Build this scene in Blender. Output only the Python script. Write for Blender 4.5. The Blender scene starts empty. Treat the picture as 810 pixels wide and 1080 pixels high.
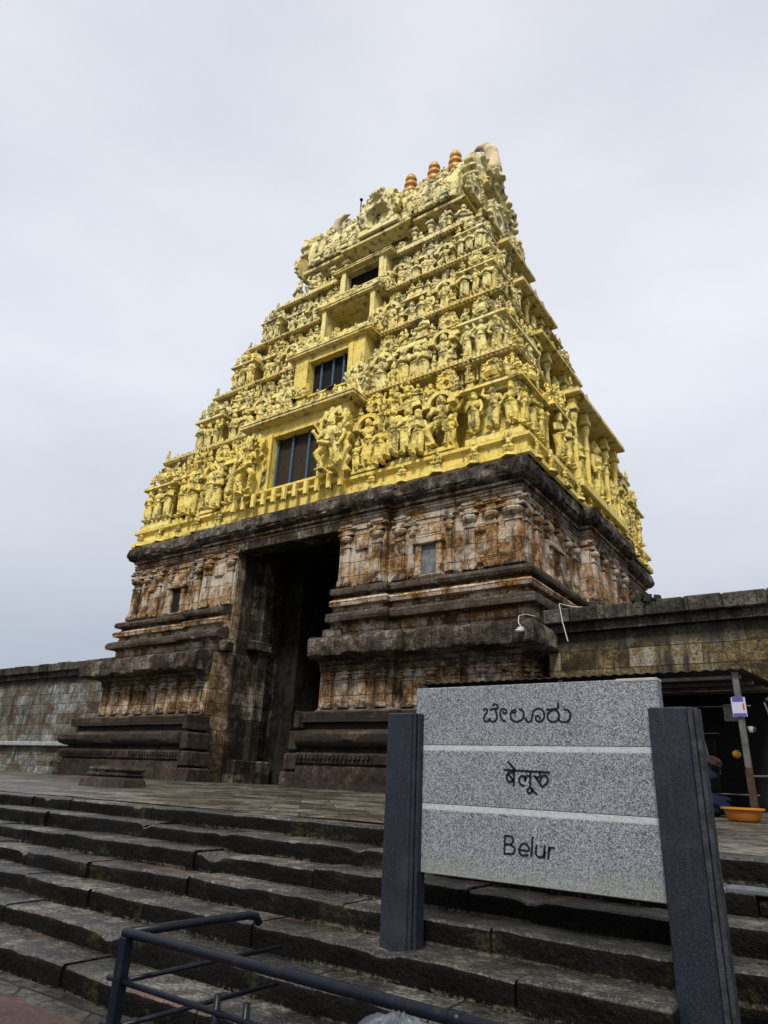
import bpy, bmesh, math, random
import numpy as np
from mathutils import Vector, Matrix, noise
random.seed(7); rng = random.Random(11)
scene = bpy.context.scene
COL = scene.collection
R = math.radians

# ------------------------------------------------------------------ mesh builder
class MB:
    def __init__(s): s.v = []; s.f = []
    def add(s, vs, fs):
        o = len(s.v); s.v += [tuple(v) for v in vs]; s.f += [tuple(i + o for i in f) for f in fs]; return s
    def box(s, x0, x1, y0, y1, z0, z1, jit=0.0):
        p = [(x0,y0,z0),(x1,y0,z0),(x1,y1,z0),(x0,y1,z0),(x0,y0,z1),(x1,y0,z1),(x1,y1,z1),(x0,y1,z1)]
        if jit: p = [tuple(c + rng.uniform(-jit, jit) for c in q) for q in p]
        return s.add(p, [(0,3,2,1),(4,5,6,7),(0,1,5,4),(1,2,6,5),(2,3,7,6),(3,0,4,7)])
    def rbox(s, x0, x1, y0, y1, z0, z1, b=0.02):
        # box with chamfered vertical and horizontal edges
        vs = []; 
        for z, i in ((z0, b), (z0 + b, 0), (z1 - b, 0), (z1, b)):
            for (x, y) in ((x0+b, y0), (x1-b, y0), (x1, y0+b), (x1, y1-b), (x1-b, y1), (x0+b, y1), (x0, y1-b), (x0, y0+b)):
                cx, cy = (x0+x1)/2, (y0+y1)/2
                sx = 1 - i / max(1e-6, (x1-x0)/2); sy = 1 - i / max(1e-6, (y1-y0)/2)
                vs.append((cx + (x-cx)*sx, cy + (y-cy)*sy, z))
        fs = [tuple(range(7, -1, -1)), tuple(range(24, 32))]
        for k in range(3):
            for j in range(8):
                a = k*8+j; c = k*8+(j+1) % 8
                fs.append((a, c, c+8, a+8))
        return s.add(vs, fs)
    def tube(s, pts, r, n=8, cap=True):
        pts = [Vector(p) for p in pts]; vs = []; fs = []
        rs = r if isinstance(r, (list, tuple)) else [r]*len(pts)
        up = Vector((0.13, 0.21, 0.97))
        for i, p in enumerate(pts):
            d = (pts[min(i+1, len(pts)-1)] - pts[max(i-1, 0)]).normalized()
            a = d.cross(up)
            if a.length < .05: a = d.cross(Vector((1, 0, 0)))
            a.normalize(); b = d.cross(a)
            for k in range(n):
                t = 2*math.pi*k/n
                vs.append(p + (a*math.cos(t) + b*math.sin(t))*rs[i])
        for i in range(len(pts)-1):
            for k in range(n):
                k2 = (k+1) % n
                fs.append((i*n+k, i*n+k2, (i+1)*n+k2, (i+1)*n+k))
        if cap: fs += [tuple(range(n))[::-1], tuple(range((len(pts)-1)*n, len(pts)*n))]
        return s.add(vs, fs)
    def lathe(s, c, prof, n=12, sx=1, sy=1, rot=0):
        vs = []; fs = []
        for r, z in prof:
            for k in range(n):
                t = 2*math.pi*k/n + rot
                vs.append((c[0]+r*math.cos(t)*sx, c[1]+r*math.sin(t)*sy, c[2]+z))
        for i in range(len(prof)-1):
            for k in range(n):
                k2 = (k+1) % n
                fs.append((i*n+k, i*n+k2, (i+1)*n+k2, (i+1)*n+k))
        fs += [tuple(range(n))[::-1], tuple(range((len(prof)-1)*n, len(prof)*n))]
        return s.add(vs, fs)
    def sweep(s, path, prof, closed=True, amp=0.0, step=0.5, cap_top=False, seed=0.0, freq=1.3):
        # path: list of (x,y) with the outside on its right hand; prof: (offset, z)
        P = [Vector((p[0], p[1])) for p in path]; n = len(P)
        segs = n if closed else n-1
        nor = []
        for i in range(segs):
            d = (P[(i+1) % n]-P[i]).normalized(); nor.append(Vector((d.y, -d.x)))
        ring = []
        for i in range(n):
            if closed: n0, n1 = nor[i-1], nor[i]
            else: n0, n1 = nor[max(i-1, 0)], nor[min(i, segs-1)]
            m = n0 + n1; m = m / max(m.dot(n0), 1e-6) if m.length > 1e-6 else n0
            ring.append((P[i], m))
            if i < segs and step:
                L = (P[(i+1) % n]-P[i]).length; k = int(L/step)
                for j in range(1, k):
                    ring.append((P[i].lerp(P[(i+1) % n], j/k), nor[i]))
        vs = []; m = len(prof); N = len(ring)
        for (p, nn) in ring:
            for j, (o, z) in enumerate(prof):
                oo, zz = o, z
                if amp:
                    q = Vector((p.x*freq, p.y*freq, j*3.7+seed))
                    oo += amp*noise.noise(q); zz += amp*.6*noise.noise(q+Vector((31.7, 5, 9)))
                vs.append((p.x+nn.x*oo, p.y+nn.y*oo, zz))
        fs = []
        for i in range(N if closed else N-1):
            a = i*m; b = ((i+1) % N)*m
            for j in range(m-1): fs.append((a+j, b+j, b+j+1, a+j+1))
        if not closed:
            io = min(q[0] for q in prof)-.22
            for kk in (0, N-1):
                (p, nn) = ring[kk]; c0 = len(vs)
                vs += [(p.x+nn.x*io, p.y+nn.y*io, prof[-1][1]), (p.x+nn.x*io, p.y+nn.y*io, prof[0][1])]
                q = tuple(range(kk*m, kk*m+m))+(c0, c0+1); fs.append(q if kk == 0 else q[::-1])
        if cap_top: fs.append(tuple(i*m+m-1 for i in range(N)))
        return s.add(vs, fs)
    def xf(s, M):
        s.v = [tuple(M @ Vector(v)) for v in s.v]; return s
    def mesh(s, name, mat, smooth=False, bevel=0.0):
        me = bpy.data.meshes.new(name); me.from_pydata(s.v, [], s.f); me.update()
        if mat: me.materials.append(mat)
        if smooth:
            for p in me.polygons: p.use_smooth = True
        return me
    def build(s, name, mat, parent=None, smooth=False, bevel=0.0, angle=None):
        me = s.mesh(name, mat, smooth)
        if angle is not None:
            bm = bmesh.new(); bm.from_mesh(me)
            for e in bm.edges:
                e.smooth = not (len(e.link_faces) == 2 and e.calc_face_angle(0) > angle)
            for f in bm.faces: f.smooth = True
            bm.to_mesh(me); bm.free()
        return obj(name, me, parent, bevel=bevel)

FIGS = ('standing_statue', 'dancing_statue', 'seated_statue', 'figurine', 'dwarf_figure')
def obj(name, me, parent=None, loc=(0,0,0), rotz=0.0, scale=1.0, bevel=0.0):
    o = bpy.data.objects.new(name, me); COL.objects.link(o)
    o.location = loc; o.rotation_euler = (0, 0, rotz)
    if name in FIGS and not isinstance(scale, tuple):
        scale = (scale*rng.choice((-1, 1))*rng.uniform(.88, 1.14), scale*rng.uniform(.95, 1.1), scale*rng.uniform(.93, 1.08))
    o.scale = (scale,)*3 if not isinstance(scale, tuple) else scale
    if parent: o.parent = parent
    if bevel:
        b = o.modifiers.new('bevel', 'BEVEL'); b.width = bevel; b.segments = 1; b.limit_method = 'ANGLE'
    return o
def tag(o, label=None, cat=None, group=None, kind=None):
    if label: o['label'] = label
    if cat: o['category'] = cat
    if group: o['group'] = group
    if kind: o['kind'] = kind
    return o
def thing(name, label, cat, loc=(0,0,0), rotz=0, group=None):
    o = bpy.data.objects.new(name, None); COL.objects.link(o); o.location = loc; o.rotation_euler = (0,0,rotz)
    return tag(o, label, cat, group)

# ------------------------------------------------------------------ implicit sculpture
def nets(f, lo, hi, cell):
    ax = [np.arange(lo[i]-cell*1.5, hi[i]+cell*2, cell) for i in range(3)]
    X, Y, Z = np.meshgrid(*ax, indexing='ij')
    V = f(X, Y, Z); ins = V < 0
    nx, ny, nz = V.shape
    acc = np.zeros((nx-1, ny-1, nz-1, 3)); cnt = np.zeros((nx-1, ny-1, nz-1))
    cs = [(i,j,k) for i in (0,1) for j in (0,1) for k in (0,1)]
    def sl(c): return tuple(slice(c[a], V.shape[a]-1+c[a]) for a in range(3))
    for c in cs:
        for a in range(3):
            if c[a]: continue
            d = list(c); d[a] = 1
            v0, v1 = V[sl(c)], V[sl(d)]
            m = (v0 < 0) != (v1 < 0)
            t = np.where(m, v0/np.where(m, v0-v1, 1), 0)
            for b in range(3):
                acc[..., b] += np.where(m, c[b] + (t if b == a else 0), 0)
            cnt += m
    act = cnt > 0; idx = -np.ones(act.shape, int); idx[act] = np.arange(act.sum())
    ii = np.argwhere(act)
    pos = (ii + acc[act]/cnt[act][:, None])*cell + np.array([a[0] for a in ax])
    faces = []
    for a in range(3):
        b, c = (a+1) % 3, (a+2) % 3
        s0 = [slice(1, n-1) for n in V.shape]; s1 = list(s0)
        s0[a] = slice(0, V.shape[a]-1); s1[a] = slice(1, V.shape[a])
        i0, i1 = ins[tuple(s0)], ins[tuple(s1)]
        off = [1, 1, 1]; off[a] = 0
        for m, flip in ((i0 & ~i1, False), (~i0 & i1, True)):
            e = np.argwhere(m) + np.array(off)
            if not len(e): continue
            q = []
            for (db, dc) in ((1,1),(0,1),(0,0),(1,0)):
                g = e.copy(); g[:, b] -= db; g[:, c] -= dc
                q.append(idx[g[:,0], g[:,1], g[:,2]])
            q = np.stack(q, 1)
            faces.append(q[:, ::-1] if flip else q)
    return pos, np.concatenate(faces)
def np_mesh(name, pos, faces, mat, smooth=True):
    me = bpy.data.meshes.new(name)
    me.from_pydata(pos.tolist(), [], faces.tolist()); me.update()
    me.materials.append(mat)
    me.polygons.foreach_set('use_smooth', [smooth]*len(me.polygons))
    return me
def smin(a, b, k): 
    h = np.clip(.5+.5*(b-a)/k, 0, 1); return b*(1-h)+a*h - k*h*(1-h)
def sd_cap(X, Y, Z, a, b, ra, rb):
    ba = np.array(b, float)-np.array(a, float); L = (ba*ba).sum()+1e-12
    px, py, pz = X-a[0], Y-a[1], Z-a[2]
    t = np.clip((px*ba[0]+py*ba[1]+pz*ba[2])/L, 0, 1)
    return np.sqrt((px-t*ba[0])**2+(py-t*ba[1])**2+(pz-t*ba[2])**2) - (ra+(rb-ra)*t)
def sd_ell(X, Y, Z, c, r):
    k = np.sqrt(((X-c[0])/r[0])**2+((Y-c[1])/r[1])**2+((Z-c[2])/r[2])**2)
    return (k-1)*min(r)
def sd_box(X, Y, Z, c, h):
    q = np.stack([np.abs(X-c[0])-h[0], np.abs(Y-c[1])-h[1], np.abs(Z-c[2])-h[2]])
    return np.sqrt((np.maximum(q, 0)**2).sum(0)) + np.minimum(q.max(0), 0)
def sd_tor(X, Y, Z, c, Rr, r, ax=2, sq=1.0):
    p = [X-c[0], Y-c[1], Z-c[2]]; u = [p[i] for i in range(3) if i != ax]
    q = np.sqrt(u[0]**2+(u[1]*sq)**2)-Rr
    return np.sqrt(q*q+p[ax]**2)-r
def prims(X, Y, Z, L, k=.02):
    d = None
    for p in L:
        if p[0] == 'c': e = sd_cap(X, Y, Z, *p[1:])
        elif p[0] == 'e': e = sd_ell(X, Y, Z, *p[1:])
        elif p[0] == 'b': e = sd_box(X, Y, Z, *p[1:])
        else: e = sd_tor(X, Y, Z, *p[1:])
        d = e if d is None else smin(d, e, k if p[0] in 'ce' else k*.5)
    return d
def sculpt(name, L, lo, hi, cell, mat, k=.02, carve=.006, freq=62.0, extra=None):
    def f(X, Y, Z):
        d = prims(X, Y, Z, L, k)
        if carve: d = d + carve*(np.sin(X*freq)*np.sin(Z*freq*1.1+1)+.7*np.sin(Z*freq*1.9+2*np.sin(X*31))+.5*np.sin(Y*freq))
        if extra: d = extra(X, Y, Z, d)
        return d
    p, q = nets(f, lo, hi, cell)
    return np_mesh(name, p, q, mat)

# ------------------------------------------------------------------ materials
class NT:
    def __init__(s, name):
        s.m = bpy.data.materials.new(name); s.m.use_nodes = True
        s.t = s.m.node_tree; s.n = s.t.nodes; s.l = s.t.links
        s.b = s.n['Principled BSDF']
    def nd(s, typ, **kw):
        n = s.n.new(typ)
        for k, v in kw.items(): setattr(n, k, v)
        return n
    def put(s, sock, v):
        if hasattr(v, 'is_output') or isinstance(v, bpy.types.NodeSocket): s.l.new(v, sock)
        else: sock.default_value = v
    def math(s, op, a, b=0.0, clamp=False):
        n = s.nd('ShaderNodeMath', operation=op, use_clamp=clamp); s.put(n.inputs[0], a); s.put(n.inputs[1], b); return n.outputs[0]
    def mix(s, f, a, b, blend='MIX'):
        n = s.nd('ShaderNodeMix', data_type='RGBA', blend_type=blend)
        s.put(n.inputs[0], f); s.put(n.inputs[6], rgb(a)); s.put(n.inputs[7], rgb(b)); return n.outputs[2]
    def noise(s, vec, scale, detail=4.0, rough=.55, dist=0.0):
        n = s.nd('ShaderNodeTexNoise'); s.put(n.inputs['Vector'], vec); n.inputs['Scale'].default_value = scale
        n.inputs['Detail'].default_value = detail; n.inputs['Roughness'].default_value = rough; n.inputs['Distortion'].default_value = dist
        return n.outputs[0]
    def ramp(s, v, stops):
        n = s.nd('ShaderNodeValToRGB'); s.put(n.inputs[0], v); e = n.color_ramp.elements
        while len(e) < len(stops): e.new(0.5)
        for q, (p, c) in zip(e, stops): q.position = p; q.color = rgb(c) if not isinstance(c, (int, float)) else (c, c, c, 1)
        return n.outputs[0]
    def geo(s): 
        g = s.nd('ShaderNodeNewGeometry'); return g.outputs['Position'], g.outputs['True Normal']
    def mapv(s, vec, scale=(1,1,1), loc=(0,0,0)):
        n = s.nd('ShaderNodeMapping'); s.put(n.inputs[0], vec); n.inputs['Scale'].default_value = scale; n.inputs['Location'].default_value = loc; return n.outputs[0]
    def sep(s, v):
        n = s.nd('ShaderNodeSeparateXYZ'); s.put(n.inputs[0], v); return n.outputs
    def comb(s, x, y, z=0.0):
        n = s.nd('ShaderNodeCombineXYZ'); s.put(n.inputs[0], x); s.put(n.inputs[1], y); s.put(n.inputs[2], z); return n.outputs[0]
    def bump(s, h, strength=.5, dist=.05, prev=None):
        n = s.nd('ShaderNodeBump'); s.put(n.inputs['Height'], h); n.inputs['Strength'].default_value = strength; n.inputs['Distance'].default_value = dist
        if prev: s.l.new(prev, n.inputs['Normal'])
        s.l.new(n.outputs[0], s.b.inputs['Normal']); return n.outputs[0]
    def col(s, c): s.put(s.b.inputs['Base Color'], rgb(c))
    def set(s, **kw):
        for k, v in kw.items(): s.put(s.b.inputs[k.replace('_', ' ')], v)
def rgb(c):
    if isinstance(c, (tuple, list)): return tuple(c) if len(c) == 4 else tuple(c)+(1,)
    return c

def plaster(name, fresh, pale, mould=.5, palebias=.5):
    t = NT(name); P, N = t.geo()
    n1 = t.noise(P, .55, 5, .6); n2 = t.noise(P, 4.0, 5, .6); n3 = t.noise(P, 17.0, 4, .6)
    c = t.mix(t.ramp(n1, [(palebias-.16, 0.0), (palebias+.16, 1.0)]), fresh, pale)
    c = t.mix(t.math('MULTIPLY', t.ramp(n2, [(.42, 0.0), (.62, 1.0)]), .55), c, (pale[0]*1.0, pale[1]*1.02, pale[2]*1.15))
    c = t.mix(t.ramp(n3, [(.3, .30), (.46, 0.0)]), c, (fresh[0]*.62, fresh[1]*.52, fresh[2]*.4))
    w1 = t.noise(t.mapv(P, (1.0, 1.0, .6)), 5.5, 6, .68)
    c = t.mix(t.math('MULTIPLY', t.ramp(w1, [(.49, 0.0), (.64, 1.0)]), .42), c, (fresh[0]*.42, fresh[1]*.34, fresh[2]*.30))
    w2 = t.noise(P, 30.0, 3, .6)
    c = t.mix(t.math('MULTIPLY', t.ramp(w2, [(.56, 0.0), (.68, 1.0)]), .45), c, (.10, .07, .025))
    # black mould: streaky patches, more of it on ledges that face up
    nz = t.sep(N)[2]
    st = t.noise(t.mapv(P, (1.8, 1.8, .55)), 1.6, 6, .65)
    lev = t.math('ADD', st, t.math('MULTIPLY', t.math('MAXIMUM', nz, 0.0), .17*mould+.03))
    lev = t.math('ADD', lev, t.math('MULTIPLY', t.math('SUBTRACT', n3, .5), .35))
    k = t.ramp(lev, [(.568-.020*mould, 0.0), (.69-.020*mould, .9)])
    c = t.mix(k, c, (.055, .048, .035))
    t.col(c); t.set(Roughness=.8)
    t.bump(t.noise(P, 26, 4, .6), .5, .04)
    return t.m

def ashlar(name, c_list, bw=.9, bh=.42, stain=.5, lichen=.4, mort=.012, dark=(.018,.016,.013), rough=.85, streak_scale=1.0, bumpd=.05, bands=None, spec=.12):
    # coursed blocks; c_list = (a, b, c) block colours
    t = NT(name); P, N = t.geo()
    wob = t.noise(P, 1.1, 3); wob2 = t.math('MULTIPLY', t.math('SUBTRACT', wob, .5), .09)
    x, y, z = t.sep(P); nx, ny, nz = t.sep(N)
    u = t.math('ADD', x, t.math('MULTIPLY', y, .87)); u = t.math('ADD', u, wob2)
    hz = t.math('GREATER_THAN', t.math('ABSOLUTE', nz), .75)
    # on flat tops use y for the second coordinate
    mixv = t.nd('ShaderNodeMix', data_type='FLOAT'); t.put(mixv.inputs[0], hz); t.put(mixv.inputs[2], z); t.put(mixv.inputs[3], y)
    v = t.math('ADD', mixv.outputs[0], t.math('MULTIPLY', wob2, .6))
    vec = t.comb(u, v)
    b = t.nd('ShaderNodeTexBrick'); t.put(b.inputs['Vector'], vec)
    b.inputs['Scale'].default_value = 1; b.inputs['Mortar Size'].default_value = mort; b.inputs['Mortar Smooth'].default_value = .25
    b.inputs['Brick Width'].default_value = bw; b.inputs['Row Height'].default_value = bh; b.offset = .45; b.squash = 1.0
    b.inputs['Color1'].default_value = (0,0,0,1); b.inputs['Color2'].default_value = (1,1,1,1); b.inputs['Mortar'].default_value = (.5,.5,.5,1); b.inputs['Bias'].default_value = 0
    n1 = t.noise(P, .75, 6, .62); n2 = t.noise(P, 3.5, 6, .65); n3 = t.noise(P, 14, 5, .65)
    tone = t.math('ADD', t.math('MULTIPLY', b.outputs['Color'], .30), t.math('MULTIPLY', n1, .90))
    tone = t.math('ADD', tone, t.math('MULTIPLY', t.math('SUBTRACT', n2, .5), 1.25))
    A, B, C = c_list
    c = t.ramp(tone, [(.25, tuple(q*.5 for q in A)), (.45, A), (.66, B), (.9, C)])
    c = t.mix(t.ramp(n3, [(.34, .7), (.55, 0.0)]), c, tuple(q*.45 for q in A))
    if lichen:
        l = t.noise(t.mapv(P, (1, 1, .8), (3, 7, 1)), 1.25, 7, .68)
        c = t.mix(t.math('MULTIPLY', t.ramp(l, [(.66-.18*lichen, 0.0), (.78-.18*lichen, 1.0)]), .8), c, C)
    # soot and moss running down
    s1 = t.noise(t.mapv(P, (2.4*streak_scale, 2.4*streak_scale, .42)), 1.0, 7, .68)
    s2 = t.math('ADD', s1, t.math('MULTIPLY', t.math('SUBTRACT', n2, .5), .4))
    c = t.mix(t.ramp(s2, [(.64-.22*stain, 0.0), (.80-.22*stain, .93)]), c, dark)
    if bands:
        # dark bands by height: stained courses, plus coping shade painted on the right wall
        m = None
        for (z0, z1, w) in bands:
            k = t.math('MULTIPLY', t.ramp(t.math('DIVIDE', t.math('SUBTRACT', t.math('ADD', z, t.math('MULTIPLY', t.math('SUBTRACT', n2, .5), .7)), z0), z1-z0), [(0.0, 0.0), (.12, 1.0), (.88, 1.0), (1.0, 0.0)]), w)
            m = k if m is None else t.math('MAXIMUM', m, k)
        c = t.mix(t.math('MULTIPLY', m, t.ramp(n3, [(.3, 1.0), (.7, .75)])), c, (.03, .026, .022))
    mo = b.outputs['Fac']
    c = t.mix(t.math('MULTIPLY', mo, t.ramp(n2, [(.34, .2), (.56, .95)])), c, tuple(q*.9 for q in dark))
    t.col(c); t.set(Roughness=rough); t.b.inputs['Specular IOR Level'].default_value = spec
    h = t.math('ADD', t.math('MULTIPLY', mo, -.8), t.math('ADD', t.math('MULTIPLY', n2, .7), t.math('MULTIPLY', n3, .35)))
    t.bump(h, .8, bumpd)
    return t.m

def plain(name, c, rough=.5, metal=0.0, var=.25, scale=8.0, bump=0.0):
    t = NT(name); P, N = t.geo()
    n = t.noise(P, scale, 5, .6)
    t.col(t.mix(t.ramp(n, [(.3, 0.0), (.7, 1.0)]), tuple(q*(1-var) for q in c), tuple(min(1, q*(1+var)) for q in c)))
    t.set(Roughness=rough, Metallic=metal); t.b.inputs['Specular IOR Level'].default_value = .5 if rough < .6 else .15
    if bump: t.bump(t.noise(P, scale*4, 4), bump, .01)
    return t.m
# ------------------------------------------------------------------ materials
M = {}
M['y1'] = plaster('yellow_limewash', (.82,.58,.055), (.87,.72,.22), 1.3, .50)
M['y2'] = plaster('yellow_limewash_aged', (.82,.60,.075), (.87,.75,.30), 1.5, .47)
M['y3'] = plaster('cream_limewash', (.82,.62,.11), (.87,.77,.38), 1.6, .45)
M['yflat'] = plaster('yellow_band', (.80,.60,.10), (.82,.66,.20), .25, .62)
M['eave'] = plaster('weathered_eave', (.78,.55,.08), (.84,.70,.28), 2.1, .5)
OCH = ((.10,.050,.018), (.33,.185,.070), (.49,.43,.34))
M['upper'] = ashlar('ochre_ashlar', OCH, 1.05, .52, .50, 1.0, bands=[(4.8,5.30,.45),(5.44,6.0,.97),(6.42,7.0,.97),(9.2,9.7,.6)])
M['lower'] = ashlar('sooty_ashlar', ((.08,.044,.018), (.27,.16,.070), (.46,.40,.32)), 1.05, .5, .58, .90, bands=[(2.2,2.75,.8),(3.75,4.4,.7)])
M['plinth'] = ashlar('plinth_stone', ((.026,.018,.013), (.055,.038,.028), (.11,.085,.064)), 1.6, 2.2, .66, .18, bands=[(.0,.35,.6),(1.3,1.6,.7),(1.8,2.3,.6)])
M['cornice'] = ashlar('black_cornice', ((.030,.022,.016), (.085,.065,.046), (.23,.20,.165)), 1.3, 1.6, .56, .62, bumpd=.12)
M['passage'] = ashlar('passage_stone', ((.024,.017,.011), (.065,.048,.030), (.26,.225,.175)), .9, .5, .76, .38)  # gateway shade partly put into this dark stone colour
M['deep'] = ashlar('shade_black_stone', ((.0055,.0042,.003), (.011,.0085,.006), (.026,.021,.016)), .9, .55, .85, .0)  # shade deep in the gateway, put into a near-black stone colour
M['wallL'] = ashlar('grey_compound_stone', ((.080,.055,.032), (.125,.122,.105), (.27,.29,.28)), .95, .48, .52, .62, bands=[(4.35,5.7,.85)])
M['wallR'] = ashlar('stained_shaded_compound_stone', ((.05,.036,.018), (.17,.125,.055), (.30,.27,.21)), 1.9, .52, .70, .45, bands=[(4.2,5.2,.8)])  # top band paints the coping's shadow into the wall colour
M['coping'] = ashlar('mossy_coping', ((.026,.022,.017), (.065,.057,.046), (.14,.13,.11)), .8, 1.5, .66, .3)
M['pave'] = ashlar('wet_flagstones', ((.035,.029,.020), (.105,.093,.068), (.24,.23,.20)), 1.25, .72, .50, .50, .018, rough=.33, spec=.4)
M['step'] = None
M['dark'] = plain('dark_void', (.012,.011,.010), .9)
M['blue'] = plain('blue_paint', (.03,.075,.13), .5)
M['woodbrown'] = plain('brown_shutter', (.034,.025,.014), .7)
M['gold'] = plain('ochre_gold_paint', (.52,.25,.03), .42, 0.0, .45, 4)
M['horn'] = plain('cream_paint', (.58,.47,.29), .85, 0, .35, 1.6)

# stair stone: near-black mossy risers, paler worn treads
def stair_mat():
    t = NT('stair_stone'); P, N = t.geo(); x, y, z = t.sep(P); nz = t.sep(N)[2]
    n1 = t.noise(P, .9, 5, .6); n2 = t.noise(P, 5, 6, .65); n3 = t.noise(P, 30, 4, .6)
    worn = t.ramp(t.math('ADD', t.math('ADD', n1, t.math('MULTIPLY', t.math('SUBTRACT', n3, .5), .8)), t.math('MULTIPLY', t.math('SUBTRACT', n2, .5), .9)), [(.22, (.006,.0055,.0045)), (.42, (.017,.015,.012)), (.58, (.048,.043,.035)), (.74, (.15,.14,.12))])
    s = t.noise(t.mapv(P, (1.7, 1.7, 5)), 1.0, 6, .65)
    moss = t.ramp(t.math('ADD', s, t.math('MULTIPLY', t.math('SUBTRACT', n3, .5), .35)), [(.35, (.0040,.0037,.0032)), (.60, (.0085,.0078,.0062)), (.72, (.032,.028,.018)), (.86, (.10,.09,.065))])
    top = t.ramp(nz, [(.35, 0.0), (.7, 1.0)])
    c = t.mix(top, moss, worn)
    g = t.noise(P, 1.7, 5, .7)
    c = t.mix(t.math('MULTIPLY', t.ramp(g, [(.60, 0.0), (.70, 1.0)]), .6), c, (.045,.045,.014))
    red = t.noise(t.mapv(P, (.6, 2.2, 1), (4.4, 0, 0)), .8, 4)
    c = t.mix(t.math('MULTIPLY', t.math('MULTIPLY', t.ramp(red, [(.60, 0.0), (.68, 1.0)]), top), .55), c, (.14,.065,.045))
    # lime deposit along the joints at the foot of the risers and on the worn nosings
    fr = t.math('FRACT', t.math('DIVIDE', t.math('ADD', z, 1.19+.17*4), .17))
    ln = t.ramp(fr, [(.0, 1.0), (.05, .9), (.12, 0.0), (.90, 0.0), (.97, .8), (1.0, 1.0)])
    pk = t.ramp(t.math('ADD', t.noise(t.mapv(P, (.8, .8, 2.5)), 1.0, 7, .72), t.math('MULTIPLY', t.math('SUBTRACT', n3, .5), .5)), [(.50, 0.0), (.62, 1.0)])
    c = t.mix(t.math('MULTIPLY', t.math('MULTIPLY', ln, pk), t.math('MULTIPLY', t.math('SUBTRACT', 1.0, top), .6)), c, (.15,.135,.10))
    t.col(c); t.put(t.b.inputs['Roughness'], t.ramp(n1, [(.38, .14), (.60, .55)])); t.put(t.b.inputs['Specular IOR Level'], t.math('ADD', t.math('MULTIPLY', top, .42), .03))
    t.bump(t.math('ADD', n2, t.math('MULTIPLY', n3, .5)), .9, .04)
    return t.m
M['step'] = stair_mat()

XC, YC = -17.8, 25.8                         # centre of the gate tower in plan

# ------------------------------------------------------------------ world, sun, camera
def setup_view():
    w = bpy.data.worlds.new('World'); scene.world = w; w.use_nodes = True
    nt = w.node_tree; n = nt.nodes; l = nt.links; bg = n['Background']
    sky = n.new('ShaderNodeTexSky'); sky.sky_type = 'NISHITA'; sky.sun_disc = False
    sky.sun_elevation = R(52); sky.sun_rotation = R(SUN_ROT); sky.dust_density = 4.0; sky.air_density = 1.0
    tc = n.new('ShaderNodeTexCoord')
    sep = n.new('ShaderNodeSeparateXYZ'); l.new(tc.outputs['Generated'], sep.inputs[0])
    rp = n.new('ShaderNodeValToRGB'); l.new(sep.outputs[2], rp.inputs[0])
    e = rp.color_ramp.elements
    e[0].position = -.05; e[0].color = (3.6,3.95,4.6,1); e[1].position = .95; e[1].color = (6.1,6.2,6.6,1)
    k = e.new(.12); k.color = (4.2,4.55,5.2,1); k = e.new(.5); k.color = (7.2,7.35,7.75,1)
    nz = n.new('ShaderNodeTexNoise'); nz.inputs['Scale'].default_value = 2.2; nz.inputs['Detail'].default_value = 5; nz.inputs['Roughness'].default_value = .5
    mp = n.new('ShaderNodeMapping'); mp.inputs['Scale'].default_value = (1, 1, 2.2); l.new(tc.outputs['Generated'], mp.inputs[0]); l.new(mp.outputs[0], nz.inputs['Vector'])
    r2 = n.new('ShaderNodeValToRGB'); l.new(nz.outputs[0], r2.inputs[0])
    r2.color_ramp.elements[0].position = .3; r2.color_ramp.elements[0].color = (.87,.89,.93,1); r2.color_ramp.elements[1].position = .7; r2.color_ramp.elements[1].color = (1.05,1.06,1.075,1)
    mu = n.new('ShaderNodeMix'); mu.data_type = 'RGBA'; mu.blend_type = 'MULTIPLY'; mu.inputs[0].default_value = 1
    l.new(rp.outputs[0], mu.inputs[6]); l.new(r2.outputs[0], mu.inputs[7])
    mx = n.new('ShaderNodeMix'); mx.data_type = 'RGBA'; mx.inputs[0].default_value = .93
    l.new(sky.outputs[0], mx.inputs[6]); l.new(mu.outputs[2], mx.inputs[7])
    l.new(mx.outputs[2], bg.inputs[0]); bg.inputs[1].default_value = .0495
    sd = bpy.data.lights.new('sun', 'SUN'); sd.energy = 1.5; sd.angle = R(11); sd.color = (1.0, .97, .92)
    so = bpy.data.objects.new('sun', sd); COL.objects.link(so)
    a = R(SUN_ROT); d = Vector((math.sin(a)*math.cos(R(52)), math.cos(a)*math.cos(R(52)), math.sin(R(52))))
    so.rotation_euler = d.to_track_quat('Z', 'Y').to_euler()
    scene.view_settings.view_transform = 'Standard'; scene.view_settings.look = 'None'
    scene.view_settings.exposure = 1.32; scene.view_settings.gamma = 1.0
    cd = bpy.data.cameras.new('camera'); co = bpy.data.objects.new('camera', cd); COL.objects.link(co); scene.camera = co
    yaw, pit, rol = R(35.595), R(22.012), R(2.69)
    F = Vector((-math.sin(yaw)*math.cos(pit), math.cos(yaw)*math.cos(pit), math.sin(pit)))
    Rt = Vector((math.cos(yaw), math.sin(yaw), 0)); U = Rt.cross(F)
    c, s = math.cos(rol), math.sin(rol)
    R2 = Rt*c + U*s; U2 = U*c - Rt*s
    m = Matrix((R2, U2, -F)).transposed().to_4x4(); m.translation = (0, 0, .41); co.matrix_world = m
    cd.sensor_fit = 'HORIZONTAL'; cd.sensor_width = 36; cd.lens = 707.478/810*36; cd.clip_end = 2000; cd.clip_start = .05
    scene.render.resolution_x, scene.render.resolution_y = 768, 1024
    scene.cycles.max_bounces = 5; scene.cycles.diffuse_bounces = 3
SUN_ROT = 160.0      # compass direction of the bright part of the cloud: behind the camera, a little to its side
setup_view()

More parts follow.
